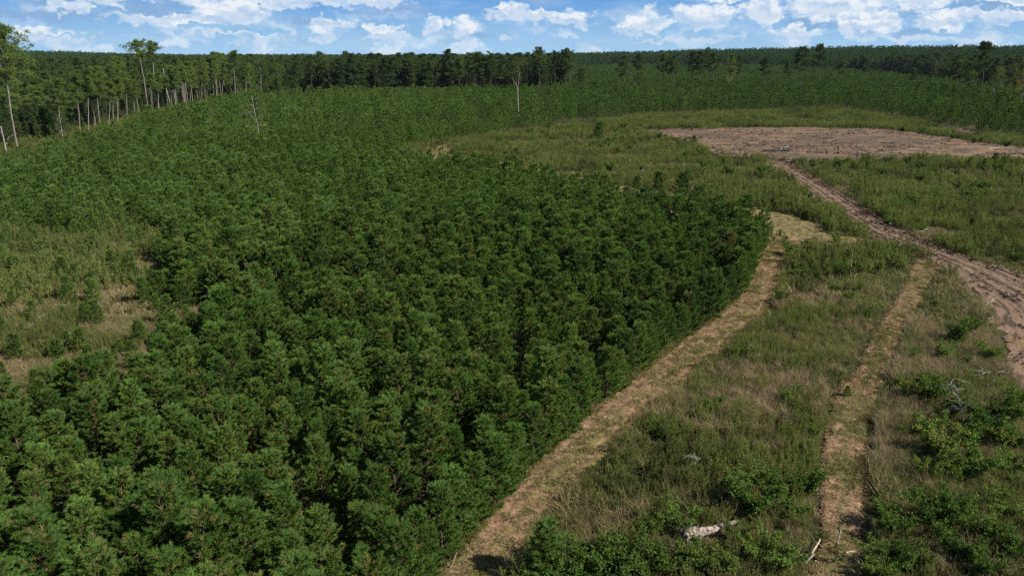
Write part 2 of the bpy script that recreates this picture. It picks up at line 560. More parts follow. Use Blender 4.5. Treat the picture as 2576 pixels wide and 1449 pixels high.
# ------------------------------------------------------------------ zones, read off the photograph
TRACK_L = [(1040, 1540), (1100, 1449), (1230, 1290), (1365, 1150), (1480, 1040), (1580, 960), (1720, 850), (1800, 800), (1855, 745), (1876, 700),
           (1892, 655), (1922, 612)]
TRACK_R = [(1235, 1540), (1305, 1449), (1420, 1280), (1510, 1180), (1570, 1110), (1650, 1030), (1720, 980), (1810, 900), (1870, 850), (1945, 785), (1964, 705), (1984, 655), (2022, 612)]
BACK_IN = [(1922, 612), (1925, 590), (1880, 535, 3.0), (1800, 500, 3.3), (1720, 490, 3.3), (1640, 486, 3.3), (1560, 468, 3.3), (1430, 438, 3.3), (1300, 414, 3.3),
           (1200, 402, 3.3), (1060, 392, 3.3), (1000, 378, 3.3)]
BACK_OUT = [(2022, 612), (2085, 592), (2070, 568), (1990, 540), (1930, 530), (1870, 523), (1780, 507), (1690, 487), (1560, 468), (1440, 440), (1330, 418),
            (1240, 405), (1170, 397), (1128, 388), (1145, 374), (1195, 361)]
FRONT2 = [(1015, 374), (1100, 360), (1190, 345), (1400, 320), (1480, 302), (1640, 290), (2100, 276), (2280, 298), (2420, 335), (2576, 352), (2800, 372), (3300, 392)]
FAR_EDGE = [(3300, 235, 4.5), (2700, 222, 4.5), (2525, 214, 4.5), (2376, 200, 4.5), (2228, 184, 4.5), (1930, 174, 4.5), (1560, 170, 4.5), (1445, 172, 4.5), (1425, 222, 4.5),
            (1000, 226, 4.5), (660, 233, 4.5), (625, 244), (560, 254), (420, 283), (300, 312), (160, 352), (0, 395), (-200, 455), (-800, 660)]
TRACK2_L = [(2010, 1540), (2030, 1449), (2055, 1370), (2062, 1200), (2072, 1080), (2100, 990), (2150, 930), (2200, 830), (2250, 760), (2280, 700), (2303, 645)]
TRACK2_R = [(2175, 1540), (2178, 1449), (2175, 1330), (2178, 1150), (2188, 1040), (2230, 960), (2262, 860), (2312, 770), (2348, 700), (2375, 672)]
ROAD_L = [(1905, 402), (1990, 450), (2060, 510), (2130, 560), (2200, 600), (2300, 632), (2372, 672), (2440, 730), (2490, 780), (2510, 850), (2535, 950), (2600, 1010), (2760, 1090)]
ROAD_R = [(1975, 402), (2050, 450), (2120, 490), (2200, 540), (2290, 590), (2400, 636), (2500, 668), (2600, 705), (2720, 750), (2900, 830), (3100, 930)]
SPUR = [(2075, 590), (2150, 598), (2230, 608), (2300, 620), (2300, 636), (2200, 622), (2100, 617), (2022, 612)]
CLEARING = [(1600, 329), (1760, 324), (2050, 322), (2240, 326), (2340, 341), (2470, 361), (2600, 376), (2900, 392), (2900, 408), (2576, 401), (2500, 401), (2300, 405), (1990, 410),
            (1905, 403), (1800, 396), (1762, 372), (1690, 348)]
BARE2 = [(2310, 322), (2400, 322), (2470, 335), (2440, 342), (2370, 331)]
GLADE = [(-500, 620), (-300, 600), (0, 590), (180, 600), (330, 560), (400, 600), (440, 690), (500, 760), (540, 860), (470, 940), (330, 1000), (180, 1035), (0, 1075), (-300, 1120), (-600, 1200)]

PL_PLANT = poly([(-1100, 1800), (860, 1800)] + TRACK_L + BACK_IN[1:] + FRONT2 + FAR_EDGE)
PL_OPEN = poly([(860, 1800)] + TRACK_L + BACK_IN[1:] + FRONT2 + [(3600, 700), (3600, 1800)])
PL_TRACK = poly(TRACK_L + TRACK_R[::-1])
PL_BACK = poly(BACK_IN[:-1] + [(1066, 384), (1100, 369), (1150, 358), (1190, 353)] + BACK_OUT[::-1])
PL_TRACK2 = poly(TRACK2_L + TRACK2_R[::-1])
PL_ROAD = poly(ROAD_L + ROAD_R[::-1])
PL_SPUR = poly(SPUR)
PL_CLEAR = poly(CLEARING)
PL_BARE2 = poly(BARE2)
PL_GLADE = poly(GLADE)
PATHS = [PL_TRACK, PL_BACK, PL_TRACK2, PL_ROAD, PL_SPUR, PL_CLEAR, PL_BARE2]


def on_path(x, y):
    r = np.zeros(x.shape, bool)
    for p in PATHS:
        r |= inside(p, x, y)
    return r


# ------------------------------------------------------------------ the ground, one sheet to the horizon
def build_ground():
    t = np.linspace(-1, 1, 321)
    ax = np.sinh(t * 5.2) / math.sinh(5.2) * 9000
    X, Y = np.meshgrid(ax, ax, indexing='ij')
    Z = height(X, Y)
    n = len(t)
    V = np.stack([X.ravel(), Y.ravel(), Z.ravel()], 1)
    i = (np.arange(n - 1)[:, None] * n + np.arange(n - 1)[None, :]).ravel()
    F = np.concatenate([np.stack([i, i + n, i + n + 1], 1), np.stack([i, i + n + 1, i + 1], 1)])
    b = MB()
    b.add(V, F)
    tag(b.obj('ground', M_GROUND, smooth=True), kind='structure')


build_ground()


def path_z(x, y, z0, bump):
    return z0 + bump * fbm(x, y, 1.3, 4) * (0.6 + 0.8 * fbm(x + 33, y, 0.25)) + 0.4 * bump * fbm(x, y, 6.0, 2)


def build_path(name, pl, left, right, mat, cell, z0, bump, rut=0.0, rag=0.5, wheels=()):
    """a strip of worked earth laid a few centimetres proud of the ground, its edges ragged"""
    lo, hi = pl.min(0) - 1, pl.max(0) + 1
    nx, ny = int((hi[0] - lo[0]) / cell) + 2, int((hi[1] - lo[1]) / cell) + 2
    X, Y = np.meshgrid(lo[0] + np.arange(nx) * cell, lo[1] + np.arange(ny) * cell, indexing='ij')
    wx, wy = (fbm(X, Y, 0.5, 3) - 0.5) * 2 * rag, (fbm(X + 90, Y, 0.5, 3) - 0.5) * 2 * rag
    ok = inside(pl, X + wx, Y + wy)
    dl, dr = dist_line(poly(left), X, Y), dist_line(poly(right), X, Y)
    ac = dl / (dl + dr + 1e-6)
    Z = path_z(X, Y, z0, bump)
    tap = np.clip(np.minimum(dl, dr) / 0.35, 0.15, 1)
    for c in wheels:
        Z -= 0.07 * np.exp(-((ac - c + 0.04 * (fbm(X, Y, 0.08) - 0.5)) / 0.06) ** 2)
    if rut:
        for c in (0.3, 0.5, 0.78):
            Z += rut * (np.exp(-((ac - c + 0.04 * (fbm(X, Y, 0.08) - 0.5)) / 0.03) ** 2) - 0.2) * (0.4 + fbm(X, Y, 0.3))
        Z += rut * 2.2 * np.exp(-((ac - 0.93) / 0.06) ** 2) * fbm(X, Y, 0.9)
    Z = np.maximum(z0 * 0.5, z0 * 0.5 + (Z - z0 * 0.5) * tap) + height(X, Y)
    idx = np.arange(nx * ny).reshape(nx, ny)
    c = ok[:-1, :-1] & ok[1:, :-1] & ok[:-1, 1:] & ok[1:, 1:]
    a, b_, c_, d_ = idx[:-1, :-1][c], idx[1:, :-1][c], idx[1:, 1:][c], idx[:-1, 1:][c]
    F = np.concatenate([np.stack([a, b_, c_], 1), np.stack([a, c_, d_], 1)])
    used = np.unique(F)
    re = np.full(nx * ny, -1)
    re[used] = np.arange(len(used))
    m = MB()
    along = (X * 0.3 + Y * 0.95)
    m.add(np.stack([X.ravel(), Y.ravel(), Z.ravel()], 1)[used], re[F], 0, ac.ravel()[used], along.ravel()[used])
    tag(m.obj(name, mat, smooth=True), kind='structure')


build_path('mown_track', PL_TRACK, TRACK_L, TRACK_R, M_MOWN, 0.22, 0.020, 0.16, rag=0.7, wheels=(0.24, 0.74))
build_path('mown_back_track', PL_BACK, BACK_IN, BACK_OUT, M_LAWN, 0.4, 0.026, 0.10, rag=1.1)
build_path('mown_spur', PL_SPUR, SPUR[:4], SPUR[4:], M_LAWN, 0.3, 0.032, 0.08)
build_path('mulched_track', PL_TRACK2, TRACK2_L, TRACK2_R, M_CHIPS, 0.2, 0.038, 0.20, rag=0.2)
build_path('bare_clearing', PL_CLEAR, CLEARING[:8], CLEARING[8:], M_BARE, 0.5, 0.044, 0.32, rag=2.6)
build_path('bare_patch', PL_BARE2, BARE2[:3], BARE2[3:], M_BARE, 0.5, 0.044, 0.25)
build_path('dirt_road', PL_ROAD, ROAD_L, ROAD_R, M_DIRT, 0.25, 0.052, 0.13, rut=0.16, rag=1.3)


# ------------------------------------------------------------------ plant builders
def unit(v):
    return v / (np.linalg.norm(v, axis=-1, keepdims=True) + 1e-9)


def shoot_needles(b, p0, p1, n, ln, wd, rng, tint, brown, mat):
    """bottle brush of needles round each shoot p0-p1"""
    m = len(p0)
    if m == 0:
        return
    t = rng.rand(m, n) ** 0.7
    d = unit(p1 - p0)
    st = p0[:, None, :] + (p1 - p0)[:, None, :] * t[:, :, None]
    r = rng.normal(size=(m, n, 3))
    perp = unit(r - d[:, None, :] * (r * d[:, None, :]).sum(-1, keepdims=True))
    phi = np.radians(62 - 34 * t + rng.normal(size=(m, n)) * 8)[:, :, None]
    dr = d[:, None, :] * np.cos(phi) + perp * np.sin(phi)
    L = ln * (0.75 + 0.5 * rng.rand(m, n))
    tt = np.clip(np.broadcast_to(tint[:, None], (m, n)) + rng.normal(size=(m, n)) * 0.06, 0, 1)
    bb = np.broadcast_to(brown[:, None], (m, n))
    b.blades(st.reshape(-1, 3), dr.reshape(-1, 3), L.ravel(), wd, rng, mat, tt.ravel(), bb.ravel())


PINE_LOOK = [('deep green', 0.30, 0.02), ('deep green', 0.36, 0.08), ('fresh green', 0.58, 0.04), ('fresh green', 0.62, 0.10),
             ('yellowish green', 0.82, 0.06), ('brown tipped', 0.50, 0.16), ('dark green', 0.16, 0.03), ('brown tipped', 0.42, 0.14)]


def young_pine(seed, lod, H=5.0):
    """returns (wood, needles) collectors for a bushy young pine H tall"""
    rng = np.random.RandomState(100 + seed)
    _, tint0, brown0 = PINE_LOOK[seed % 8]
    pexp = rng.uniform(0.46, 0.80)
    wood, crown = MB(), MB()
    lean = rng.normal(size=2) * 0.12
    zz = np.linspace(0, 1, 7)
    path = np.stack([lean[0] * zz ** 2 * 2 + rng.normal(size=7) * 0.015, lean[1] * zz ** 2 * 2 + rng.normal(size=7) * 0.015, zz * H * 0.97], 1)
    path[0, :2] = 0

    def trunk_at(z):
        return np.array([np.interp(z, path[:, 2], path[:, k]) for k in range(3)])
    wood.tube(path, 0.055 * (1 - zz) + 0.012, 6 if lod == 0 else 4)
    P0, P1, TT, BB = [], [], [], []
    z = 0.35 + rng.rand() * 0.2
    Lmax = 0.275 * H * rng.uniform(0.9, 1.1)
    step = [0.36, 0.48, 0.62][lod]
    lop = rng.uniform(0, 2 * math.pi)
    while z < H * 0.95:
        t = z / H
        prof = (1 - t) ** pexp * (0.72 + 0.28 * min(1, t / 0.22))
        nb = rng.randint(5, 8) if lod < 2 else 5
        a0 = rng.uniform(0, 6.28)
        for k in range(nb):
            a = a0 + k * 6.283 / nb + rng.normal() * 0.25
            L = Lmax * prof * rng.uniform(0.62, 1.18) * (1 + 0.12 * math.cos(a - lop)) + 0.10
            el = R(8 + 46 * t + rng.normal() * 9)
            base = trunk_at(z)
            s = np.linspace(0, 1, 5)
            rise = 0.30 * L * s ** 2.2
            bp = np.stack([base[0] + math.cos(a) * math.cos(el) * L * s, base[1] + math.sin(a) * math.cos(el) * L * s,
                           base[2] + math.sin(el) * L * s + rise], 1)
            if lod == 0:
                wood.tube(bp, 0.013 * (1 - s) + 0.004, 3, cap=False)
            # shoots off the limb
            ns = int([3 + 5.2 * L, 2 + 3.0 * L, 1 + 1.9 * L][lod])
            ct = np.clip(tint0 + rng.normal() * 0.14, 0, 1)
            for q in range(ns):
                sp = rng.uniform(0.42, 1.0) if q else 1.0
                o = np.array([np.interp(sp, s, bp[:, j]) for j in range(3)])
                da = (0 if q == 0 else rng.choice([-1, 1]) * rng.uniform(0.35, 1.15))
                up = rng.uniform(0.45, 1.3)
                d = unit(np.array([math.cos(a + da), math.sin(a + da), up]))
                ln = rng.uniform(0.22, 0.42) * (1.15 - 0.3 * t)
                P0.append(o)
                P1.append(o + d * ln)
                TT.append(np.clip(ct + 0.22 * (sp - 0.7) + rng.normal() * 0.07, 0, 1))
                BB.append([0.7, 0.45, 0.3][lod] * (rng.rand() < brown0 * (0.15 + 1.2 * t)) * rng.uniform(0.4, 1.0))
        z += step * rng.uniform(0.8, 1.25)
    # leader and its candles
    top = path[-1]
    for k in range(5):
        d = unit(np.array([rng.normal() * 0.3, rng.normal() * 0.3, 1.0]))
        P0.append(top - np.array([0, 0, 0.30 * rng.rand()]))
        P1.append(P0[-1] + d * rng.uniform(0.3, 0.5))
        TT.append(np.clip(tint0 + 0.12, 0, 1))
        BB.append(0.6 * (rng.rand() < brown0 * 2.0))
    n, ln, wd = [(40, 0.20, 0.034), (18, 0.25, 0.075), (14, 0.28, 0.16)][lod]
    shoot_needles(crown, np.array(P0), np.array(P1), n, ln, wd, rng, np.array(TT), np.array(BB), 0)
    # stubs of cones and buds on the topmost shoots
    if lod == 0:
        p1 = np.array(P1)
        k = np.where((p1[:, 2] > H * 0.5) & (rng.rand(len(p1)) < 0.04 + 0.8 * brown0))[0]
        st = np.repeat(p1[k] - np.array([0, 0, 0.05]), 7, 0)
        crown.blades(st, rng.normal(size=(len(st), 3)) * 0.6 + np.array([0, 0, 1.0]), 0.10, 0.028, rng, 0, 0.6, 1.0)
    return wood, crown


def tall_pine(seed, lod, H=24.0, cb=0.56, spread=3.4, dense=1.0, tint0=0.5):
    """returns (wood, needles) for a tall pine: a bare pole with a layered crown"""
    rng = np.random.RandomState(500 + seed)
    wood, crown = MB(), MB()
    zz = np.linspace(0, 1, 9)
    bend = rng.normal(size=2) * 0.5
    path = np.stack([bend[0] * np.sin(zz * 3.0) + rng.normal(size=9) * 0.05, bend[1] * np.sin(zz * 2.6) + rng.normal(size=9) * 0.05, zz * H * 0.98], 1)
    path[0, :2] = 0
    wood.tube(path, (0.20 * (1 - zz) ** 0.7 + 0.03) * H / 24, [7, 5, 3][lod])

    def trunk_at(z):
        return np.array([np.interp(z, path[:, 2], path[:, k]) for k in range(3)])
    nl = int([34, 26, 12][lod] * dense)
    C, S, TT = [], [], []
    for i in range(nl):
        t = (i + rng.rand()) / nl
        z = H * (cb + (0.985 - cb) * t)
        prof = math.sqrt(max(0.05, 1 - ((t - 0.32) / 0.72) ** 2))
        L = spread * prof * rng.uniform(0.45, 1.12)
        a = i * 2.399 + rng.normal() * 0.5
        el = R(-6 + 46 * t + rng.normal() * 10)
        base = trunk_at(z)
        s = np.linspace(0, 1, 4)
        bp = np.stack([base[0] + math.cos(a) * math.cos(el) * L * s, base[1] + math.sin(a) * math.cos(el) * L * s, base[2] + math.sin(el) * L * s + 0.12 * L * s ** 2], 1)
        if lod < 2:
            wood.tube(bp, (0.075 * (1 - s) + 0.02) * (1 - 0.5 * t), 3, cap=False)
        ncl = [5, 4, 3][lod]
        ct = np.clip(tint0 + rng.normal() * 0.18, 0, 1)
        for q in range(ncl):
            sp = rng.uniform(0.42, 1.0)
            o = np.array([np.interp(sp, s, bp[:, j]) for j in range(3)]) + rng.normal(size=3) * np.array([0.45, 0.45, 0.18]) * (L / 3)
            C.append(o)
            S.append(rng.uniform(0.55, 0.95) * (0.55 + 0.45 * prof))
            TT.append(np.clip(ct + rng.normal() * 0.1, 0, 1))
    # bare stubs below the crown
    if lod == 0:
        for i in range(6):
            z = H * cb * rng.uniform(0.6, 1.0)
            a = rng.uniform(0, 6.28)
            o = trunk_at(z)
            e = o + np.array([math.cos(a), math.sin(a), rng.uniform(-0.3, 0.3)]) * rng.uniform(0.5, 1.5)
            wood.tube([o, (o + e) / 2 + np.array([0, 0, 0.05]), e], [0.04, 0.03, 0.012], 3)
    C, S, TT = np.array(C), np.array(S), np.array(TT)
    n, ln, wd = [(60, 0.42, 0.15), (30, 0.6, 0.28), (8, 1.0, 0.5)][lod]
    if lod == 0 and cb > 0.7:
        n = 34
    m = len(C)
    off = rng.normal(size=(m, n, 3)) * np.array([0.5, 0.5, 0.24]) * S[:, None, None]
    st = C[:, None, :] + off
    dr = unit(off * np.array([1, 1, 1.6]) + rng.normal(size=off.shape) * 0.25 + np.array([0, 0, 0.22]))
    tt = np.clip(TT[:, None] + rng.normal(size=(m, n)) * 0.07, 0, 1)
    crown.blades(st.reshape(-1, 3), dr.reshape(-1, 3), (ln * (0.7 + 0.6 * rng.rand(m, n))).ravel(), wd, rng, 0, tt.ravel(), 0.0)
    return wood, crown


def broad_tree(seed, lod, H=16.0, spread=5.0, tint0=0.4, brown=0.0, low=0.18):
    rng = np.random.RandomState(900 + seed)
    wood, crown = MB(), MB()
    zz = np.linspace(0, 1, 6)
    path = np.stack([rng.normal(size=6) * 0.15, rng.normal(size=6) * 0.15, zz * H * 0.75], 1)
    path[0, :2] = 0
    wood.tube(path, 0.22 * (1 - zz) + 0.04, 6)
    C, S = [], []
    n = [70, 44, 16][lod]
    for i in range(n):
        t = (i + rng.rand()) / n
        z = H * (low + (1 - low) * t)
        prof = math.sqrt(max(0.03, 1 - ((t - 0.42) / 0.62) ** 2))
        a = i * 2.399 + rng.normal() * 0.4
        rr = spread * prof * math.sqrt(rng.uniform(0.15, 1.0)) * rng.uniform(0.8, 1.1)
        c = np.array([math.cos(a) * rr, math.sin(a) * rr, z])
        C.append(c)
        S.append(rng.uniform(0.7, 1.25) * H / 16)
        if i % 3 == 0 and lod < 2:
            zb = max(H * 0.12, z - rr * 0.8)
            o = np.array([np.interp(zb, path[:, 2], path[:, k]) for k in range(3)])
            wood.tube([o, (o + c) / 2 + np.array([0, 0, 0.2]), c], [0.09, 0.05, 0.02], 3)
    C, S = np.array(C), np.array(S)
    k, ln, wd = [(70, 0.30, 0.2), (24, 0.5, 0.36), (8, 1.1, 0.8)][lod]
    off = unit(rng.normal(size=(n, k, 3))) * (rng.rand(n, k, 1) ** 0.4) * S[:, None, None] * np.array([1, 1, 0.75])
    tt = np.clip(tint0 + rng.normal(size=(n, 1)) * 0.16 + rng.normal(size=(n, k)) * 0.07, 0, 1)
    bb = np.clip(brown + rng.normal(size=(n, 1)) * 0.2 * (brown > 0) + np.zeros((n, k)), 0, 1)
    crown.blades((C[:, None, :] + off).reshape(-1, 3), rng.normal(size=(n * k, 3)) + np.array([0, 0, -0.2]), (ln * (0.7 + 0.6 * rng.rand(n, k))).ravel(), wd, rng, 0,
                 tt.ravel(), bb.ravel(), shape='leaf')
    return wood, crown


SHRUB_LOOK = [('dark green', 0.20, 0.00), ('dark green', 0.32, 0.04), ('olive green', 0.55, 0.18), ('bright green', 0.78, 0.02), ('yellowing', 0.66, 0.34), ('mid green', 0.46, 0.06)]


def shrub(seed, H=1.8):
    rng = np.random.RandomState(1300 + seed)
    _, tint0, brown0 = SHRUB_LOOK[seed % 6]
    wood, crown = MB(), MB()
    P, D, T, B = [], [], [], []
    for k in range(rng.randint(7, 11)):
        a = rng.uniform(0, 6.28)
        L = H * rng.uniform(0.55, 1.05)
        out = rng.uniform(0.12, 0.62)
        s = np.linspace(0, 1, 5)
        sp = np.stack([math.cos(a) * (0.12 + out * L * s ** 1.3), math.sin(a) * (0.12 + out * L * s ** 1.3), L * s * (1 - 0.25 * out * s)], 1)
        sp[0] *= 0.6
        wood.tube(sp, 0.018 * (1 - s) + 0.004, 3, cap=False)
        ct = tint0 + rng.normal() * 0.12
        for q in range(13):
            u_ = rng.uniform(0.22, 1.0)
            o = np.array([np.interp(u_, s, sp[:, j]) for j in range(3)])
            d = unit(np.array([rng.normal(), rng.normal(), 0.35 + 0.4 * rng.rand()]))
            tl = rng.uniform(0.18, 0.42) * H / 1.8
            nn = 22
            w = rng.rand(nn, 1)
            P.append(o + d * tl * w + rng.normal(size=(nn, 3)) * 0.045)
            D.append(rng.normal(size=(nn, 3)) + d * 0.7 + np.array([0, 0, 0.1]))
            T.append(np.clip(ct + rng.normal() * 0.1 + 0.25 * (u_ - 0.6) + rng.normal(size=nn) * 0.08, 0, 1))
            B.append(np.where(rng.rand(nn) < brown0, rng.uniform(0.4, 0.9), 0.0))
    P, D, T, B = np.concatenate(P), np.concatenate(D), np.concatenate(T), np.concatenate(B)
    crown.blades(P, D, 0.075 + 0.06 * rng.rand(len(P)), 0.065, rng, 0, T, B, shape='leaf')
    return wood, crown


def grass_clump(seed, H, n, wd, spread, tint, brown, lean=0.35):
    rng = np.random.RandomState(1700 + seed)
    b = MB()
    a = rng.uniform(0, 6.28, n)
    r = spread * np.sqrt(rng.rand(n))
    st = np.stack([np.cos(a) * r, np.sin(a) * r, np.zeros(n) - 0.02], 1)
    wind = np.array([-0.20, 0.05, 0])
    L = H * (0.55 + 0.5 * rng.rand(n))
    d0 = unit(np.stack([rng.normal(size=n) * lean, rng.normal(size=n) * lean, np.ones(n)], 1) + wind)
    mid = st + d0 * (L * 0.55)[:, None]
    d1 = unit(d0 + np.stack([rng.normal(size=n) * 0.55, rng.normal(size=n) * 0.55, -0.35 * np.ones(n)], 1) + wind)
    tip = mid + d1 * (L * 0.5)[:, None]
    side = unit(np.cross(d0, rng.normal(size=(n, 3)))) * (wd / 2)
    V = np.stack([st - side, st + side, mid - side * 0.8, mid + side * 0.8, tip], 1).reshape(-1, 3)
    k = np.arange(n)[:, None] * 5
    F = np.concatenate([k + np.array([[0, 1, 3]]), k + np.array([[0, 3, 2]]), k + np.array([[2, 3, 4]])])
    tt = np.clip(tint + rng.normal(size=n) * 0.15, 0, 1)
    bb = np.clip(brown + rng.normal(size=n) * 0.22, 0, 1)
    T = np.repeat(tt, 5)
    B = np.stack([bb * 0.7, bb * 0.7, bb, bb, np.minimum(bb * 1.15 + 0.05, 1)], 1).ravel()
    b.add(V, F, 0, T, B)
    return b


def weed_clump(seed, H, stems, tint, brown, wd=0.02, leaf=0.16, per=46, spread=0.35):
    """upright feathery weeds in a bunch"""
    rng = np.random.RandomState(2100 + seed)
    b = MB()
    for k in range(stems):
        a, r = rng.uniform(0, 6.28), spread * math.sqrt(rng.rand())
        base = np.array([math.cos(a) * r, math.sin(a) * r, -0.02])
        L = H * rng.uniform(0.65, 1.1)
        tip = base + np.array([rng.normal() * 0.10 - 0.05, rng.normal() * 0.10, 1.0]) * L
        b.tube([base, (base + tip) / 2, tip], [0.010, 0.008, 0.003], 3, 0, 0.3, 0.4 + 0.3 * brown, cap=False)
        t = rng.uniform(0.22, 1.0, per)
        st = base + (tip - base) * t[:, None]
        an = rng.uniform(0, 6.28, per)
        d = np.stack([np.cos(an), np.sin(an), rng.uniform(0.2, 1.3, per)], 1)
        ll = leaf * (1.15 - 0.6 * t) * rng.uniform(0.7, 1.3, per)
        ct = np.clip(tint + rng.normal() * 0.12 + rng.normal(size=per) * 0.08 + 0.25 * (t - 0.6), 0, 1)
        bb = np.clip(brown * (1.2 - t) + rng.normal(size=per) * 0.08, 0, 1)
        b.blades(st, d, ll, wd, rng, 0, ct, bb)
    return b


# ------------------------------------------------------------------ scatter of uncountable growth (one object each)
def scatter(name, label, mb_list, mats, pts, rot, scl, pick):
    """a cloud of points that carries copies of a few small meshes, all as one object of stuff"""
    src = bpy.data.collections.new(name + '_source')
    for i, b in enumerate(mb_list):
        src.objects.link(b.obj('%s_%03d' % (name, i), mats, link=False))
    n = len(pts)
    me = bpy.data.meshes.new(name)
    me.vertices.add(n)
    me.vertices.foreach_set('co', np.asarray(pts, np.float32).ravel())
    for nm, tp, dat in (('rot', 'FLOAT_VECTOR', rot), ('scl', 'FLOAT_VECTOR', scl), ('pick', 'INT', pick)):
        a = me.attributes.new(nm, tp, 'POINT')
        a.data.foreach_set('vector' if tp == 'FLOAT_VECTOR' else 'value', np.asarray(dat, np.int32 if tp == 'INT' else np.float32).ravel())
    o = bpy.data.objects.new(name, me)
    COL.objects.link(o)
    ng = bpy.data.node_groups.new(name, 'GeometryNodeTree')
    ng.interface.new_socket('Geometry', in_out='INPUT', socket_type='NodeSocketGeometry')
    ng.interface.new_socket('Geometry', in_out='OUTPUT', socket_type='NodeSocketGeometry')
    N, L = ng.nodes, ng.links
    gi, go = N.new('NodeGroupInput'), N.new('NodeGroupOutput')
    ip = N.new('GeometryNodeInstanceOnPoints')
    ci = N.new('GeometryNodeCollectionInfo')
    ci.inputs['Collection'].default_value = src
    ci.inputs['Separate Children'].default_value = True
    ci.inputs['Reset Children'].default_value = True

    def named(nm, tp):
        nd = N.new('GeometryNodeInputNamedAttribute')
        nd.data_type = tp
        nd.inputs['Name'].default_value = nm
        return nd.outputs['Attribute']
    L.new(gi.outputs[0], ip.inputs['Points'])
    L.new(ci.outputs[0], ip.inputs['Instance'])
    ip.inputs['Pick Instance'].default_value = True
    L.new(named('pick', 'INT'), ip.inputs['Instance Index'])
    e2r = N.new('FunctionNodeEulerToRotation')
    L.new(named('rot', 'FLOAT_VECTOR'), e2r.inputs[0])
    L.new(e2r.outputs[0], ip.inputs['Rotation'])
    L.new(named('scl', 'FLOAT_VECTOR'), ip.inputs['Scale'])
    L.new(ip.outputs[0], go.inputs[0])
    md = o.modifiers.new('growth', 'NODES')
    md.node_group = ng
    tag(o, label, name.replace('_', ' '), kind='stuff')
    return o


def rots(n, rng, tilt=0.06):
    return np.stack([rng.normal(size=n) * tilt, rng.normal(size=n) * tilt, rng.uniform(0, 6.283, n)], 1)


def scl3(s, rng, j=0.08):
    return np.stack([s * (1 + rng.normal(size=len(s)) * j), s * (1 + rng.normal(size=len(s)) * j), s], 1)


def grid_pts(pl_or_box, step, rng, ang=0.0, jit=0.35, step2=None):
    lo, hi = pl_or_box
    c, s = math.cos(ang), math.sin(ang)
    cx, cy = (lo[0] + hi[0]) / 2, (lo[1] + hi[1]) / 2
    rad = math.hypot(hi[0] - lo[0], hi[1] - lo[1]) / 2
    s2 = step2 or step
    a = np.arange(-rad, rad, step)
    b = np.arange(-rad, rad, s2)
    A, B = np.meshgrid(a, b, indexing='ij')
    A = A + rng.uniform(-jit, jit, A.shape) * step
    B = B + rng.uniform(-jit, jit, B.shape) * s2
    x, y = (cx + A * c - B * s).ravel(), (cy + A * s + B * c).ravel()
    k = (x > lo[0]) & (x < hi[0]) & (y > lo[1]) & (y < hi[1])
    return x[k], y[k]


def in_view(x, y, z, mx=430, my=230):
    X, Y = proj(x, y, z)
    return (y > 5) & (X > -mx) & (X < PW + mx) & (Y < PH + my)


def stack(x, y):
    return np.stack([x, y, height(x, y)], 1)


used_labels = set()


def where(x, y, z):
    X, Y = proj(np.array([x]), np.array([y]), np.array([z]))
    return float(X[0]) / PW * 100, float(Y[0]) / PH * 100


def spot_label(text, x, y, z, what='top'):
    a, b = where(x, y, z)
    a, b = min(max(a, 0), 100), min(max(b, 0), 100)
    for f in ('%.0f', '%.1f', '%.2f'):
        lab = '%s, %s %s%% across, %s%% down photo' % (text, 'crown ' + what, f % a, f % b)
        if len(lab.replace('.', ' ').replace(',', ' ').replace('%', ' ').split()) > 15:
            lab = '%s, %s %s%% across, %s%% down' % (text, what, f % a, f % b)
        if lab not in used_labels:
            break
    used_labels.add(lab)
    return lab


def make_plant(kind, meshes, names, loc, rz, s, label, cat, group=None, tilt=(0, 0)):
    o = bpy.data.objects.new(kind, None)
    o.empty_display_size = 0.3
    COL.objects.link(o)
    o.location = loc
    o.rotation_euler = (tilt[0], tilt[1], rz)
    o.scale = s if isinstance(s, (tuple, list)) else (s, s, s)
    for me, nm in zip(meshes, names):
        c = bpy.data.objects.new(nm, me)
        COL.objects.link(c)
        c.parent = o
    return tag(o, label, cat, group)


def joined(wood, crown):
    b = MB()
    for src, mi in ((wood, 0), (crown, 1)):
        for V, F, T, B in zip(src.V, src.F, src.T, src.B):
            b.V.append(V)
            b.F.append(F - 0 + (b.n - _off(src, V)))
            b.M.append(np.full(len(F), mi))
            b.T.append(T)
            b.B.append(B)
            b.n += len(V)
    return b


def _off(src, V):
    n = 0
    for W in src.V:
        if W is V:
            return n
        n += len(W)


# ------------------------------------------------------------------ the young pine stand
rng = np.random.RandomState(11)
TA = np.array(at(1855, 745)) - np.array(at(1365, 1150))
ROW = math.atan2(TA[1], TA[0])


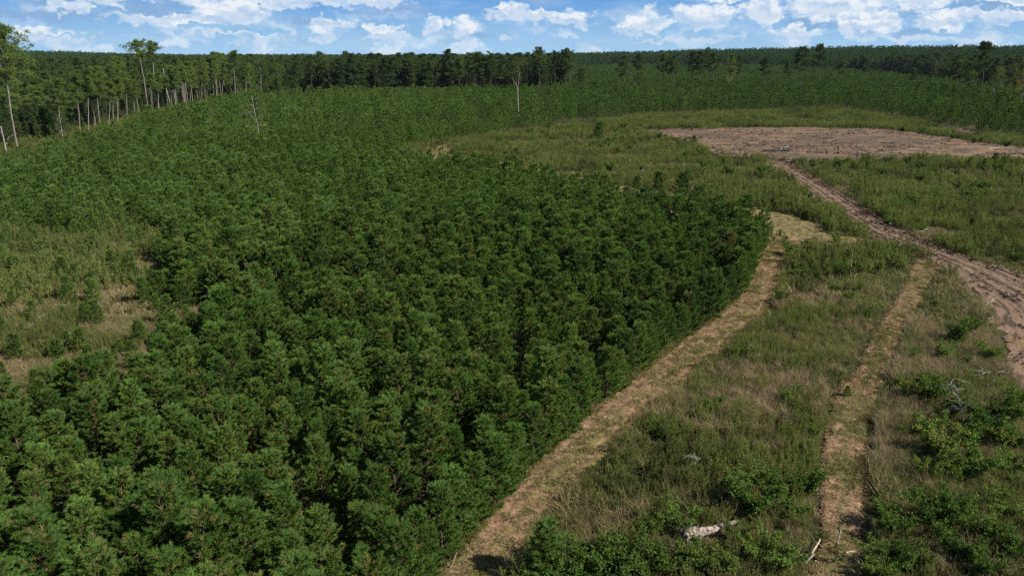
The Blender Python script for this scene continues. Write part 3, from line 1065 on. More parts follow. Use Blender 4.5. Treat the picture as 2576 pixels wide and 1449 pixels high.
def pine_points():
    out = []
    for (d0, d1, s1, s2) in ((0, 165, 2.55, 2.0), (165, 250, 3.0, 2.6), (250, 480, 4.3, 3.7), (480, 2200, 5.2, 4.8)):
        lo, hi = np.array([-1.0 * d1, max(8, d0 * 0.5)]), np.array([1.0 * d1, d1])
        lo[0], hi[0] = max(lo[0], -800), min(hi[0], 1200)
        hi[1] = min(hi[1], 1500)
        x, y = grid_pts((lo, hi), s2, rng, ROW, 0.22, s1)
        d = np.hypot(x, y)
        k = (d >= d0) & (d < d1) & in_view(x, y, 2.0)
        x, y = x[k], y[k]
        wob = (fbm(x, y, 0.35, 2) - 0.5) * 1.6
        k = inside(PL_PLANT, x + wob, y) & ~on_path(x, y)
        x, y, wob = x[k], y[k], wob[k]
        h = 4.0 * (0.80 + 0.42 * fbm(x, y, 0.035, 3)) * (1 + np.clip(rng.normal(size=len(x)), -2, 2) * 0.15)
        h *= np.where(np.hypot(x, y) > 250, 1.5, 1.0)
        gap = fbm(x + 300, y, 0.11, 3)
        far_ = np.hypot(x, y) > 250
        keep = (rng.rand(len(x)) > 0.05) & ~((gap > np.where(far_, 0.60, 0.76)) & (rng.rand(len(x)) < 0.75)) & ~(far_ & (np.abs(fbm(x, y, 0.02, 2) - 0.5) < 0.018))
        gl = inside(PL_GLADE, x + wob * 2, y + wob)
        rim = np.clip(dist_line(np.vstack([PL_GLADE, PL_GLADE[:1]]), x, y) / 7.0, 0, 1)
        keep = np.where(gl, rng.rand(len(x)) < 0.80 - 0.36 * rim, keep)
        h = np.where(gl, rng.uniform(1.1, 3.2, len(x)) * (1.25 - 0.35 * rim), h)
        # ragged, thinner strip along the tall forest
        edge = dist_line(poly(FAR_EDGE[-9:]), x, y)
        keep &= ~((edge < 10) & (rng.rand(len(x)) < 0.9))
        h = h * np.where(edge < 22, 0.55 + 0.45 * np.clip(edge / 22, 0, 1), 1.0)
        d = np.hypot(x, y)
        out.append(np.stack([x, y, h, gl.astype(float), d], 1)[keep])
    # the outermost row, right against the track
    pl = poly(TRACK_L)
    seg = np.linalg.norm(np.diff(pl, axis=0), axis=1)
    tt = np.arange(0, seg.sum(), 1.75)
    cs = np.concatenate([[0], np.cumsum(seg)])
    ex = np.interp(tt, cs, pl[:, 0]) - 0.35 + rng.normal(size=len(tt)) * 0.3
    ey = np.interp(tt, cs, pl[:, 1]) + rng.normal(size=len(tt)) * 0.3
    base = np.concatenate(out)
    base = base[dist_line(pl, base[:, 0], base[:, 1]) > 2.0]
    row = np.stack([ex, ey, rng.uniform(3.2, 4.7, len(tt)), 0 * tt, np.hypot(ex, ey)], 1)
    return np.concatenate([base, row])


PINES = pine_points()
PX, PY = proj(PINES[:, 0], PINES[:, 1], PINES[:, 2])
BX, BY = proj(PINES[:, 0], PINES[:, 1], np.zeros(len(PINES)))
seen = (PX > 12) & (PX < PW - 12) & (PY < PH - 20)
size = np.where(seen, np.hypot(PX - BX, PY - BY) , 0) * np.where(BY > PH + 120, 0.55, 1)
order = np.argsort(-size)
solo = np.zeros(len(PINES), bool)
solo[order[:288]] = True

PINE_MESH = []
for i in range(16):
    w_, c_ = young_pine(i, 0)
    PINE_MESH.append((w_.mesh('trunk', M_TWIG), c_.mesh('crown', M_PINE)))

left_edge = poly(TRACK_L)
for i in np.where(solo)[0]:
    x, y, h, gl, d = PINES[i]
    v = rng.randint(16)
    look = PINE_LOOK[v % 8][0]
    sz = 'small' if h < 2.6 else 'tall' if h > 4.9 else 'bushy'
    if gl:
        place = 'alone in tan grass'
    elif dist_line(left_edge, np.array([x]), np.array([y]))[0] < 2.6:
        place = 'beside the mown track'
    else:
        place = 'in the dense stand'
    lab = spot_label('%s %s pine %s' % (sz, look, place), x, y, h)
    s = h / 5.0
    w = s * rng.uniform(0.98, 1.2) if not gl else s * rng.uniform(1.0, 1.3)
    make_plant('young_pine', PINE_MESH[v], ('trunk', 'crown'), (x, y, 0.0), rng.uniform(0, 6.28), (w, w, s), lab, 'pine tree', 'young pines of the planted stand',
               (rng.normal() * 0.04, rng.normal() * 0.04))

REST = PINES[~solo]
for (d0, d1, lod) in ((0, 95, 0), (95, 230, 1), (230, 5000, 2)):
    pass
dr = REST[:, 4]
lods = np.where(dr < 95, 0, np.where(dr < 230, 1, 2))
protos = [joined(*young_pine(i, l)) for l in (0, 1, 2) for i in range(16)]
n = len(REST)
s = REST[:, 2] / 5.0
wide = s * np.where(dr > 250, 0.92, np.where(dr > 95, 1.0, 1.05))
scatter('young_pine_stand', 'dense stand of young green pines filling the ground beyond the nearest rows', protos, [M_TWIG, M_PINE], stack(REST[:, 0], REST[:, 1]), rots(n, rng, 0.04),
        np.stack([wide * rng.uniform(0.9, 1.15, n), wide * rng.uniform(0.9, 1.15, n), s], 1), lods * 16 + np.where((dr > 290) & (REST[:, 0] > -0.05 * REST[:, 1]) & (rng.rand(n) < 0.75), rng.choice([0, 1, 6, 8, 9, 14], n), rng.randint(0, 16, n)))  # far right trees mostly take darker greens, cloud shade put into their colour

# ------------------------------------------------------------------ tall pines one can tell apart
# (x where the pole leaves the young pines, y there, top x, top y, crown base fraction, spread, density, what it looks like)
TALLS = [
    (48, 390, 6, 60, 0.64, 6.0, 1.5, 'wide crowned leaning pine with thick bare trunk'),
    (158, 350, 138, 190, 0.59, 5.4, 1.35, 'broad bright crowned pine with bare leaning trunk'),
    (238, 318, 224, 210, 0.69, 3.0, 1.0, 'slender pine with pale bare trunk'),
    (284, 312, 280, 150, 0.54, 4.4, 1.3, 'full crowned pine with brown trunk'),
    (296, 308, 293, 135, 0.60, 4.2, 1.2, 'tall twin pine with layered crown'),
    (338, 300, 327, 190, 0.56, 3.6, 1.2, 'pine with low hanging crown'),
    (372, 282, 340, 94, 0.78, 4.2, 0.7, 'emergent sparse topped pine with leaning trunk'),
    (402, 280, 382, 101, 0.78, 3.8, 0.7, 'emergent thin topped pine above the forest edge'),
    (381, 275, 374, 190, 0.76, 2.4, 0.8, 'thin pole pine with small crown'),
    (445, 272, 432, 160, 0.69, 3.2, 1.0, 'pine with grey bare trunk'),
    (466, 268, 452, 158, 0.69, 3.0, 1.0, 'pine with straight grey trunk'),
    (474, 266, 462, 160, 0.72, 3.0, 1.0, 'pine with slim grey trunk'),
    (486, 262, 476, 150, 0.69, 3.4, 1.0, 'pine with slightly curved trunk'),
    (504, 258, 492, 148, 0.70, 3.2, 1.0, 'pine with flat topped crown'),
    (522, 252, 512, 150, 0.70, 3.0, 1.0, 'pine in the row of grey trunks'),
    (530, 250, 522, 146, 0.70, 3.2, 1.0, 'pine with lit bare trunk'),
    (546, 250, 536, 126, 0.64, 4.2, 1.2, 'round crowned tall pine at the end of the row'),
    (556, 246, 546, 128, 0.66, 3.8, 1.1, 'tall pine with dense round head'),
    (565, 244, 556, 132, 0.68, 3.6, 1.1, 'tall pine beside the round crowned one'),
    (592, 242, 584, 124, 0.66, 3.6, 1.1, 'tall pine with peaked dark head'),
    (90, 320, 84, 205, 0.40, 4.4, 1.3, 'full green pine behind the leaning trunk'),
    (30, 330, 20, 150, 0.35, 5.4, 1.5, 'broad green pine under the leaning pine'),
    (200, 300, 196, 200, 0.40, 3.4, 1.2, 'green pine between bare trunks'),
    (250, 285, 248, 180, 0.42, 3.4, 1.2, 'green pine behind slender trunk'),
    (415, 262, 410, 158, 0.50, 3.2, 1.1, 'green pine behind broken trunk'),
    (618, 236, 616, 150, 0.40, 3.8, 1.2, 'dark full pine at the corner of the stand'),
    (850, 228, 850, 160, 0.45, 3.6, 1.1, 'dark pine of the forest wall'),
    (861, 226, 868, 152, 0.55, 3.6, 1.0, 'pine with visible trunk in the forest wall'),
    (929, 224, 922, 160, 0.55, 3.6, 1.0, 'pine with pale lower trunk in the forest wall'),
    (990, 225, 985, 158, 0.50, 3.6, 1.0, 'dark layered pine in the forest wall'),
    (1007, 226, 1000, 152, 0.55, 3.6, 1.0, 'pine with lit straight trunk in the forest wall'),
    (1075, 230, 1072, 180, 0.55, 3.0, 1.0, 'short flat topped pine before the forest wall'),
    (1050, 226, 1045, 150, 0.40, 3.4, 1.0, 'dark pine of the forest wall'),
    (1214, 224, 1208, 134, 0.45, 3.8, 1.1, 'dark pine rising over the forest wall'),
    (1182, 222, 1180, 158, 0.35, 3.6, 1.2, 'dark bushy pine in the forest wall'),
    (1257, 222, 1252, 134, 0.50, 3.0, 0.9, 'slim dark pine with ragged head'),
    (1282, 222, 1276, 150, 0.50, 3.6, 1.0, 'pine with lit bare trunk before dark plantation'),
    (1300, 226, 1297, 140, 0.50, 3.2, 1.0, 'dark broad headed pine over the far plantation'),
]
TALLS2 = [  # crown tops picked from the middle distance, over the second stand
    (1184, 228, 1183, 130, 0.6, 3.8), (1201, 228, 1202, 127, 0.55, 4.0), (1215, 228, 1216, 140, 0.5, 3.6), (1236, 228, 1236, 130, 0.52, 4.4), (1268, 230, 1268, 144, 0.5, 3.8),
    (1300, 222, 1302, 133, 0.55, 4.2), (1356, 232, 1354, 118, 0.68, 3.8), (1400, 226, 1398, 127, 0.6, 3.4), (1417, 226, 1417, 120, 0.58, 4.2), (1434, 222, 1434, 126, 0.6, 3.4),
    (1463, 224, 1462, 168, 0.45, 3.2), (1571, 222, 1570, 136, 0.48, 4.4), (1610, 218, 1609, 134, 0.7, 3.6), (1614, 228, 1612, 157, 0.4, 5.0), (1668, 222, 1669, 130, 0.55, 4.0),
    (1694, 222, 1696, 136, 0.48, 4.4), (1743, 216, 1744, 127, 0.52, 4.2), (1762, 216, 1764, 126, 0.52, 4.4), (1777, 212, 1779, 120, 0.5, 3.8), (1797, 218, 1796, 128, 0.5, 4.4),
    (1842, 214, 1842, 132, 0.42, 4.0), (1860, 210, 1862, 140, 0.45, 3.8), (1926, 220, 1927, 140, 0.55, 4.0), (1985, 212, 1984, 150, 0.5, 3.4), (2016, 224, 2021, 116, 0.56, 4.6),
    (2060, 212, 2066, 108, 0.62, 4.4), (2300, 214, 2302, 168, 0.45, 3.8), (2406, 230, 2412, 136, 0.6, 4.0), (2468, 240, 2480, 100, 0.62, 4.6), (2440, 232, 2440, 150, 0.4, 4.0),
    (2120, 206, 2120, 140, 0.45, 3.6), (2180, 205, 2180, 142, 0.45, 3.6), (1130, 226, 1130, 150, 0.5, 3.4), (1100, 226, 1102, 158, 0.45, 3.4), (960, 226, 958, 156, 0.45, 3.4),
    (820, 228, 818, 150, 0.45, 3.4), (780, 229, 778, 146, 0.5, 3.4), (745, 230, 744, 150, 0.45, 3.6), (1154, 226, 1155, 140, 0.5, 3.6), (900, 227, 898, 150, 0.5, 3.4)]
_r = np.random.RandomState(8)
_ex, _ey = np.array([0, 160, 300, 420, 560, 625]), np.array([395, 352, 312, 283, 254, 244])
for bx in list(np.arange(196, 420, 26)) + list(np.arange(424, 622, 8.5)):
    bx = float(bx + _r.uniform(-8, 8))
    by = float(np.interp(bx, _ex, _ey)) - _r.uniform(0, 9)
    TALLS.append((bx, by, bx - _r.uniform(-5, 15), _r.uniform(138, 188), _r.uniform(0.54, 0.68), _r.uniform(2.6, 3.6), 0.9,
                  'slim pole pine in the receding trunk row' if bx > 420 else 'pole pine among bare forest edge trunks'))
TALL_MESH = {}


def tall_mesh(cb, spread, dense, lod, var, tint):
    key = (round(cb, 1), round(spread), round(dense * 2), lod, var, tint)
    if key not in TALL_MESH:
        w_, c_ = tall_pine(hash(key) % 9973, lod, 24.0, cb, spread, dense, tint)
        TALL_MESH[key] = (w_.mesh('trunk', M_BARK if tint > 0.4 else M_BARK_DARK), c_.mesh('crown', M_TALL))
    return TALL_MESH[key]


def place_tall(bx, by, tx, ty, cb, spread, dense, text, var=0, tint=0.5, zb=None):
    zb = (1.0 if bx < 620 and by > 243 else 4.0) if zb is None else zb
    x, y = at(bx, by, zb)
    # height so that the top meets its place in the picture
    sy = (PH / 2 - ty) / PW * 2 * TAN
    top = CAM_H + y * (sy * CP - SP) / (CP + sy * SP)
    x2 = (tx - PW / 2) / PW * 2 * TAN * (y * CP - (top - CAM_H) * SP)
    z0 = float(height(x, y))
    H = top - 1.5 - z0
    lean = math.atan2(x2 - x, H)
    s = H / 24.0
    ws = (s + 1) / 2 * (0.8 if ('row' in text or 'pole' in text) else 1.0)
    d = math.hypot(x, y)
    me = tall_mesh(cb, spread, dense, 0 if d < 330 else 1, var, tint)
    lab = spot_label(text, x2, y, top)
    o = make_plant('tall_pine', me, ('trunk', 'crown'), (x, y, z0), rng.uniform(0, 6.28), (ws, ws, s), lab, 'pine tree', 'tall old pines')
    q = Vector((math.sin(lean), 0, math.cos(lean))).to_track_quat('Z', 'Y')
    o.rotation_mode = 'QUATERNION'
    from mathutils import Quaternion
    o.rotation_quaternion = Quaternion((0, 1, 0), lean) @ Quaternion((0, 0, 1), rng.uniform(0, 6.28))
    return o


for i, t in enumerate(TALLS):
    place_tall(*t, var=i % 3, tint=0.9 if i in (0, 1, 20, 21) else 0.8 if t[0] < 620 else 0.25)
for i, t in enumerate(TALLS2):
    nm = ['dark pine with bare trunk above the young stand', 'lone tall pine standing over the young pines', 'dark headed pine over the second stand'][i % 3]
    place_tall(*t[:5], t[5] * 1.15, 1.4, nm, var=i % 3, tint=0.12 if i != 20 else 0.8)

# round broadleaf trees at the corner of the forest wall and one rusty one at the edge of the view
BROAD = [(660, 236, 665, 138, 6.5, 0.30, 0.0, 'round dark broadleaf tree at the corner of the forest wall'), (705, 234, 706, 160, 5.0, 0.25, 0.0, 'dark broadleaf tree in the forest wall'),
         (632, 238, 634, 162, 4.0, 0.30, 0.0, 'dark leafy tree beside the row of trunks'), (2566, 262, 2566, 152, 6.0, 0.55, 0.55, 'rusty brown leafed tree beyond the clearing'),
         (2500, 250, 2502, 170, 4.5, 0.35, 0.1, 'green leafy tree before the far pines'), (1830, 216, 1828, 150, 3.6, 0.8, 0.25, 'yellowish leafy tree among dark pines'),
         (150, 330, 130, 255, 4.0, 0.2, 0.0, 'dark leafy tree under the bright crowned pine')]
for i, (bx, by, tx, ty, sp, tn, br, text) in enumerate(BROAD):
    x, y = at(bx, by, 3.0)
    sy = (PH / 2 - ty) / PW * 2 * TAN
    top = CAM_H + y * (sy * CP - SP) / (CP + sy * SP)
    w_, c_ = broad_tree(i, 0, 16.0, sp * 16 / max(top, 8), tn, br)
    make_plant('broadleaf_tree', (w_.mesh('trunk', M_BARK), c_.mesh('crown', M_LEAF)), ('trunk', 'crown'), (x, y, float(height(x, y))), 0.4 * i, top / 16.0,
               spot_label(text, x, y, top), 'tree')

# ------------------------------------------------------------------ forest behind: one mass of pines
def forest_points():
    out = []
    for (d0, d1, st) in ((120, 620, 4.6), (620, 1100, 8.0)):
        x, y = grid_pts((np.array([-0.95 * d1, 60]), np.array([0.95 * d1, d1])), st, rng, 0.3, 0.42)
        d = np.hypot(x, y)
        k = (d >= d0) & (d < d1) & in_view(x, y, 10.0, 430)
        x, y = x[k], y[k]
        k = ~inside(PL_PLANT, x, y) & ~inside(PL_OPEN, x, y)
        k &= dist_line(poly(FAR_EDGE), x, y) > 1.5
        out.append(np.stack([x[k], y[k]], 1))
    return np.concatenate(out)


FP = forest_points()
fd = np.hypot(FP[:, 0], FP[:, 1])
edge = dist_line(poly(FAR_EDGE), FP[:, 0], FP[:, 1])
faz = np.degrees(np.arctan2(FP[:, 0], FP[:, 1]))
fh = 15.3 + 4.5 * fbm(FP[:, 0], FP[:, 1], 0.012, 3) + rng.normal(size=len(FP)) * 2.4
fh += np.where(faz > -14, 2.0, -5.0 * sstep(650, 350, fd))
fh *= np.where((edge < 30) & (faz < -14), rng.uniform(0.30, 0.80, len(FP)), 1.0)
fkeep = rng.rand(len(FP)) > np.where(edge < 9, 0.45, 0.04)
FP, fd, fh, edge = FP[fkeep], fd[fkeep], fh[fkeep], edge[fkeep]
fprot = [joined(*tall_pine(40 + i, 1, 20.0, 0.30 + 0.06 * i, 3.0, 1.35, 0.35 + 0.08 * i)) for i in range(5)]
fprot += [joined(*tall_pine(50 + i, 1, 20.0, 0.08, 3.4, 1.9, 0.25)) for i in range(2)]
fprot += [joined(*broad_tree(60 + i, 1, 20.0, 5.4, 0.3 + 0.2 * i, 0.04 * i, 0.10)) for i in range(2)]
n = len(FP)
pick = np.where(rng.rand(n) < np.where(edge < 25, 0.24, 0.07), 7 + rng.randint(0, 2, n), np.where((edge < 20) & (rng.rand(n) < 0.6), 5 + rng.randint(0, 2, n), rng.randint(0, 5, n)))
s = fh / 20.0
w = s * np.where(fd > 620, 1.5, 1.0)
scatter('pine_forest', 'dark mass of older pine forest behind the young stand', fprot, [M_BARK_DARK, M_FOREST], stack(FP[:, 0], FP[:, 1]), rots(n, rng, 0.02), np.stack([w, w, s], 1), pick)


def far_patch(seed):
    r = np.random.RandomState(seed)
    b = MB()
    for k in range(12):
        w_, c_ = tall_pine(300 + seed * 20 + k, 2, r.uniform(12, 24), 0.25, 3.8, 1.2, 0.4 + r.normal() * 0.15)
        ox, oy = (k % 4 - 1.5) * 6.5 + r.normal() * 1.6, (k // 4 - 1) * 8 + r.normal() * 1.6
        for V, F, T, B in zip(c_.V, c_.F, c_.T, c_.B):
            b.add(V + np.array([ox, oy, 0]), F - F.min(), 0, T, B)
    return b


x, y = grid_pts((np.array([-2700, 700]), np.array([2700, 3600])), 22, rng, 0.2, 0.4)
d = np.hypot(x, y)
k = (d > 1080) & (d < 3600) & in_view(x, y, 10.0, 430) & ~inside(PL_PLANT, x, y)
x, y = x[k], y[k]
k = rng.rand(len(x)) < np.clip(2200 / np.hypot(x, y), 0.45, 1)
x, y = x[k], y[k]
n = len(x)
s = rng.uniform(0.85, 1.15, n)
scatter('far_forest', 'distant wooded horizon of dark blue green pines', [far_patch(i) for i in range(5)], [M_FAR], stack(x, y), rots(n, rng, 0.0), np.stack([s, s, s], 1), rng.randint(0, 5, n))


# ------------------------------------------------------------------ shrubs
SHRUB_MESH = []
for i in range(12):
    w_, c_ = shrub(i)
    SHRUB_MESH.append((w_.mesh('stems', M_TWIG), c_.mesh('foliage', M_LEAF)))
# px, py of the foot, height, look (index into SHRUB_LOOK)
SHRUBS = [(1345, 1500, 1.9, 0), (1420, 1500, 2.2, 0), (1500, 1480, 2.4, 1), (1570, 1462, 2.2, 0), (1640, 1465, 1.9, 1), (1555, 1425, 1.7, 5), (1470, 1430, 1.5, 0), (1700, 1340, 2.0, 3),
          (1630, 1352, 1.3, 2), (1890, 1295, 2.3, 0), (1868, 1240, 1.9, 3), (1950, 1260, 1.8, 1), (2022, 1255, 2.0, 0), (1990, 1308, 1.3, 2), (1800, 1440, 1.7, 2), (1900, 1410, 1.6, 5),
          (1965, 1430, 1.6, 5), (1735, 1445, 1.4, 2), (1850, 1360, 1.3, 2), (1700, 1105, 1.3, 5), (1785, 1035, 1.3, 1), (1850, 905, 1.5, 5), (1785, 930, 1.2, 2), (1640, 1080, 1.2, 5),
          (1962, 765, 1.6, 0), (1988, 645, 2.1, 0), (2112, 695, 1.7, 1), (2138, 682, 1.5, 0), (2102, 612, 1.5, 5), (2078, 574, 1.6, 5), (2160, 735, 1.2, 2), (2012, 700, 1.4, 5), (2040, 660, 1.2, 3),
          (2405, 870, 2.3, 1), (2375, 905, 1.6, 3), (2446, 840, 1.7, 0), (2486, 905, 1.6, 5), (2300, 1010, 2.1, 4), (2275, 985, 1.4, 4), (2350, 1018, 2.3, 0), (2385, 1050, 2.2, 0),
          (2335, 1098, 2.1, 2), (2365, 1150, 2.4, 4), (2425, 1120, 2.2, 0), (2484, 1092, 2.2, 0), (2542, 1068, 2.3, 1), (2566, 1020, 1.9, 2), (2525, 1130, 2.0, 4), (2452, 1198, 2.3, 1),
          (2402, 1215, 2.0, 2), (2545, 1190, 1.7, 5), (2235, 1345, 1.9, 0), (2205, 1460, 1.8, 5), (2255, 1440, 1.7, 1), (2355, 1340, 2.3, 0), (2405, 1310, 1.8, 1), (2405, 1410, 2.1, 0),
          (2472, 1360, 1.9, 3), (2525, 1300, 1.5, 5), (2335, 1210, 1.5, 2), (2555, 1410, 1.8, 1), (2310, 1430, 1.4, 2), (2465, 1450, 1.7, 0), (2560, 1130, 1.8, 0), (2290, 905, 1.2, 3),
          (1745, 364, 2.2, 0), (1935, 518, 1.7, 0), (1900, 514, 1.8, 1), (1985, 522, 1.5, 5), (1960, 500, 1.4, 2), (2300, 408, 1.5, 0), (2268, 333, 2.2, 0), (2322, 337, 2.2, 1),
          (2230, 566, 1.5, 1), (2315, 585, 1.4, 5), (1420, 372, 1.6, 0), (1580, 365, 1.7, 5), (1665, 370, 1.5, 2), (1500, 400, 1.4, 2), (2395, 352, 2.0, 0), (2450, 362, 2.2, 2), (2530, 372, 2.4, 1),
          (2160, 300, 2.4, 0), (1900, 300, 2.2, 1), (1700, 318, 1.8, 5), (2060, 306, 2.0, 0), (500, 770, 1.6, 1), (560, 860, 1.7, 0), (70, 700, 1.5, 0), (120, 960, 1.4, 2), (60, 690, 1.4, 0),
          (830, 960, 2.4, 3), (40, 1210, 2.6, 5), (15, 1230, 2.4, 1), (1000, 1060, 2.2, 5), (1845, 720, 1.8, 2), (560, 1480, 1.8, 1), (480, 690, 1.4, 5), (20, 410, 2.4, 0), (90, 395, 2.6, 2),
          (200, 352, 2.6, 0), (280, 332, 2.4, 2), (330, 325, 2.2, 1), (440, 292, 2.4, 0), (120, 372, 2.2, 5), (590, 252, 2.4, 0)]
SH_RNG = np.random.RandomState(77)
x, y = grid_pts((np.array([-5, 24]), np.array([140, 260])), 4.6, SH_RNG, 0.5, 0.5)
k = in_view(x, y, 0.5, 0, -30) & inside(PL_OPEN, x, y) & ~on_path(x, y) & (SH_RNG.rand(len(x)) < np.where(np.hypot(x, y) < 95, np.where(inside(poly(TRACK2_R + [(2900, 672), (2900, 1540)]), x, y), 0.80, 0.52), 0.42)) & (fbm(x + 50, y, 0.09, 3) > 0.47)
extra = [(float(a), float(b), float(SH_RNG.uniform(0.6, 1.4) if math.hypot(a, b) < 90 else SH_RNG.uniform(1.1, 2.6)), int(SH_RNG.choice([0, 1, 2, 3, 5, 5, 2]) if math.hypot(a, b) < 90 else SH_RNG.choice([0, 0, 1, 1, 5, 2]))) for a, b in zip(x[k], y[k])]
for j, (px, py, h, lk) in enumerate([(None, None, 0, 0)] * 0 + SHRUBS):
    extra.append((*at(px, py), h, lk))
for (x, y, h, lk) in extra:
    v = lk + 6 * rng.randint(2)
    s = h / 1.8
    w = s * rng.uniform(1.0, 1.35)
    px, py = proj(np.array([x]), np.array([y]), np.array([0.0]))
    X = px[0]
    place = 'beside the grey trunks' if (X < 620 and py[0] < 420) else 'in the grassy glade' if X < 560 and py[0] < 1000 else 'among the young pines' if X < 1100 else 'in the brown grass'
    if X > 1100 and py[0] < 560:
        place = 'in the tall weeds'
    lab = spot_label('%s %s shrub %s' % ('low' if h < 1.2 else 'large' if h > 2.0 else 'leafy', SHRUB_LOOK[lk][0], place), x, y, h)
    make_plant('leafy_shrub', SHRUB_MESH[v], ('stems', 'foliage'), (x, y, 0.0), rng.uniform(0, 6.28), (w, w, s), lab, 'shrub', 'leafy shrubs of the open ground')

# lone pines in the open ground
for (px, py, h, v, text) in [(1368, 1470, 3.3, 2, 'young green pine at the turn of the mown track, casting its shadow over it'), (1506, 352, 5.0, 6, 'dark lone pine standing out in the weeds beyond the track'),
                             (1600, 480, 2.6, 0, 'dark young pine on the outer side of the back track'), (1716, 500, 4.6, 6, 'dark peaked pine rising at the back edge of the stand'),
                             (2500, 420, 3.0, 6, 'dark bushy pine at the near rim of the bare clearing'), (2474, 424, 2.2, 0, 'small dark pine beside the bushy one at the clearing'),
                             (2130, 1000, 0.9, 4, 'tiny seedling pine on the shaded mulched track'), (1745, 366, 2.6, 0, 'little dark pine at the corner of the bare clearing'),
                             (1655, 480, 3.4, 6, 'dark pine at the sandy gap in the back track')]:
    x, y = at(px, py)
    s = h / 5.0
    make_plant('young_pine', PINE_MESH[v], ('trunk', 'crown'), (x, y, 0.0), rng.uniform(0, 6.28), (s * 1.25, s * 1.25, s), text, 'pine tree', 'young pines of the open ground')
# one rust brown dead young pine inside the stand
x, y = at(1838, 690)
w_, c_ = young_pine(3, 0)
c_.B = [np.clip(b + 0.5, 0, 1) for b in c_.B]
make_plant('young_pine', (w_.mesh('trunk', M_TWIG), c_.mesh('crown', M_PINE)), ('trunk', 'crown'), (x - 0.5, y, 0), 1.0, 0.95, 'rust brown dying young pine near the bend of the mown track', 'pine tree')

# ------------------------------------------------------------------ meadow growth
def meadow():
    g = np.random.RandomState(21)
    out = []
    for (d0, d1, st) in ((0, 75, 0.40), (75, 130, 0.62), (130, 440, 1.05)):
        x, y = grid_pts((np.array([-90 if d0 < 130 else -200, 16]), np.array([min(1.0 * d1, 380), d1])), st, g, 0.4, 0.5)
        d = np.hypot(x, y)
        k = (d >= d0) & (d < d1) & in_view(x, y, 0.5, 430, 200)
        x, y = x[k], y[k]
        wx = (fbm(x, y, 0.6, 2) - 0.5) * 1.1
        open_ = (inside(PL_OPEN, x, y) & ~on_path(x + wx, y + wx)) | inside(PL_GLADE, x, y) | (dist_line(poly(FAR_EDGE[-9:]), x, y) < 9.0) | ((dist_line(poly(TRACK_L), x, y) < 1.1) & ~inside(PL_TRACK, x - 0.3, y))
        open_ |= inside(PL_PLANT, x, y) & (d0 < 1) & (g.rand(len(x)) < 0.35) & (dist_line(poly(TRACK_L), x, y) > 0.5)
        open_ &= np.minimum(dist_line(poly(TRACK2_L), x, y), dist_line(poly(TRACK2_R), x, y)) > 0.42
        open_ |= inside(PL_CLEAR, x, y) & (fbm(x + 77, y * 1.6, 0.13, 3) > 0.60) & (dist_line(np.vstack([PL_CLEAR, PL_CLEAR[:1]]), x, y) < 4) & (g.rand(len(x)) < 0.7)
        jx, jy = at(1968, 612)
        open_ &= np.hypot(x - jx, y - jy) > 3.2
        open_ &= dist_line(poly([(1710, 1380), (1862, 1330)]), x, y) > 0.7
        open_ |= inside(PL_BACK, x, y) & (g.rand(len(x)) < 0.22) & (x < at(1830, 512)[0])
        x, y = x[open_], y[open_]
        out.append(np.stack([x, y, np.full(len(x), st)], 1))
    return np.concatenate(out)


MD = meadow()
mr = np.random.RandomState(31)
x, y = MD[:, 0], MD[:, 1]
d = np.hypot(x, y)
mx_, my_ = proj(x, y, np.zeros(len(x)))
patch = fbm(x, y, 0.12, 4)
patch2 = fbm(x + 200, y + 40, 0.22, 3)
# tall green weeds dominate beyond the dirt road and round the clearing, tan grass nearer
far_green = sstep(85, 130, d) * 0.24
glade = inside(PL_GLADE, x, y)
weedy = (patch + far_green + mr.normal(size=len(x)) * 0.07 > np.where(glade, 0.57, 0.555))
grass_protos, grass_spec = [], []
for i, (H, nb, wd, sp, tn, br) in enumerate([(1.05, 64, 0.020, 0.26, 0.45, 0.66), (0.95, 64, 0.020, 0.26, 0.55, 0.85), (0.90, 60, 0.022, 0.28, 0.40, 0.10), (0.75, 60, 0.024, 0.28, 0.65, 0.16),
                                             (1.15, 56, 0.020, 0.30, 0.55, 0.42), (1.0, 60, 0.020, 0.3, 0.25, 0.25)]):
    grass_protos.append(grass_clump(i, H, nb, wd, sp, tn, br))
for i, (H, nb, wd, sp, tn, br) in enumerate([(0.85, 40, 0.050, 0.50, 0.45, 0.70), (0.75, 40, 0.050, 0.50, 0.55, 0.85), (0.70, 40, 0.055, 0.5, 0.40, 0.12), (0.60, 40, 0.055, 0.5, 0.65, 0.2),
                                             (0.95, 40, 0.050, 0.5, 0.55, 0.5), (0.8, 40, 0.050, 0.5, 0.25, 0.35)]):
    grass_protos.append(grass_clump(20 + i, H, nb, wd, sp, tn, br))
gx, gy, gd = x[~weedy], y[~weedy], d[~weedy]
gp2, gp = patch2[~weedy] + mr.normal(size=len(gx)) * 0.07, patch[~weedy]
kind = np.where(gp2 > 0.60, 0, np.where(gp2 > 0.53, 4, np.where(gp2 > 0.47, 5, np.where(gp2 > 0.40, 2, 3))))
kind = np.where((gp2 > 0.64) & (mr.rand(len(gx)) < 0.6), 1, kind)
gm = glade[~weedy]
kind = np.where(gm & (mr.rand(len(gx)) < 0.20), 0, kind)
under = inside(PL_PLANT, gx, gy) & ~gm
kind = np.where(under, np.where(kind == 2, 2, 5), kind)
kind = kind + np.where(gd > 75, 6, 0)
near_r = np.minimum(dist_line(poly(TRACK2_R), gx, gy), dist_line(poly(TRACK_R), gx, gy)) < 1.0
s = mr.uniform(0.5, 1.35, len(gx)) * (0.6 + 0.85 * gp) * np.where(near_r, 1.35, 1.0) * np.where(gd > 130, 1.15, 1)
scatter('meadow_grass', 'wispy tan and green uncut grass covering the open ground', grass_protos, [M_GRASS], stack(gx, gy), rots(len(gx), mr, 0.12), scl3(s, mr, 0.15), kind)
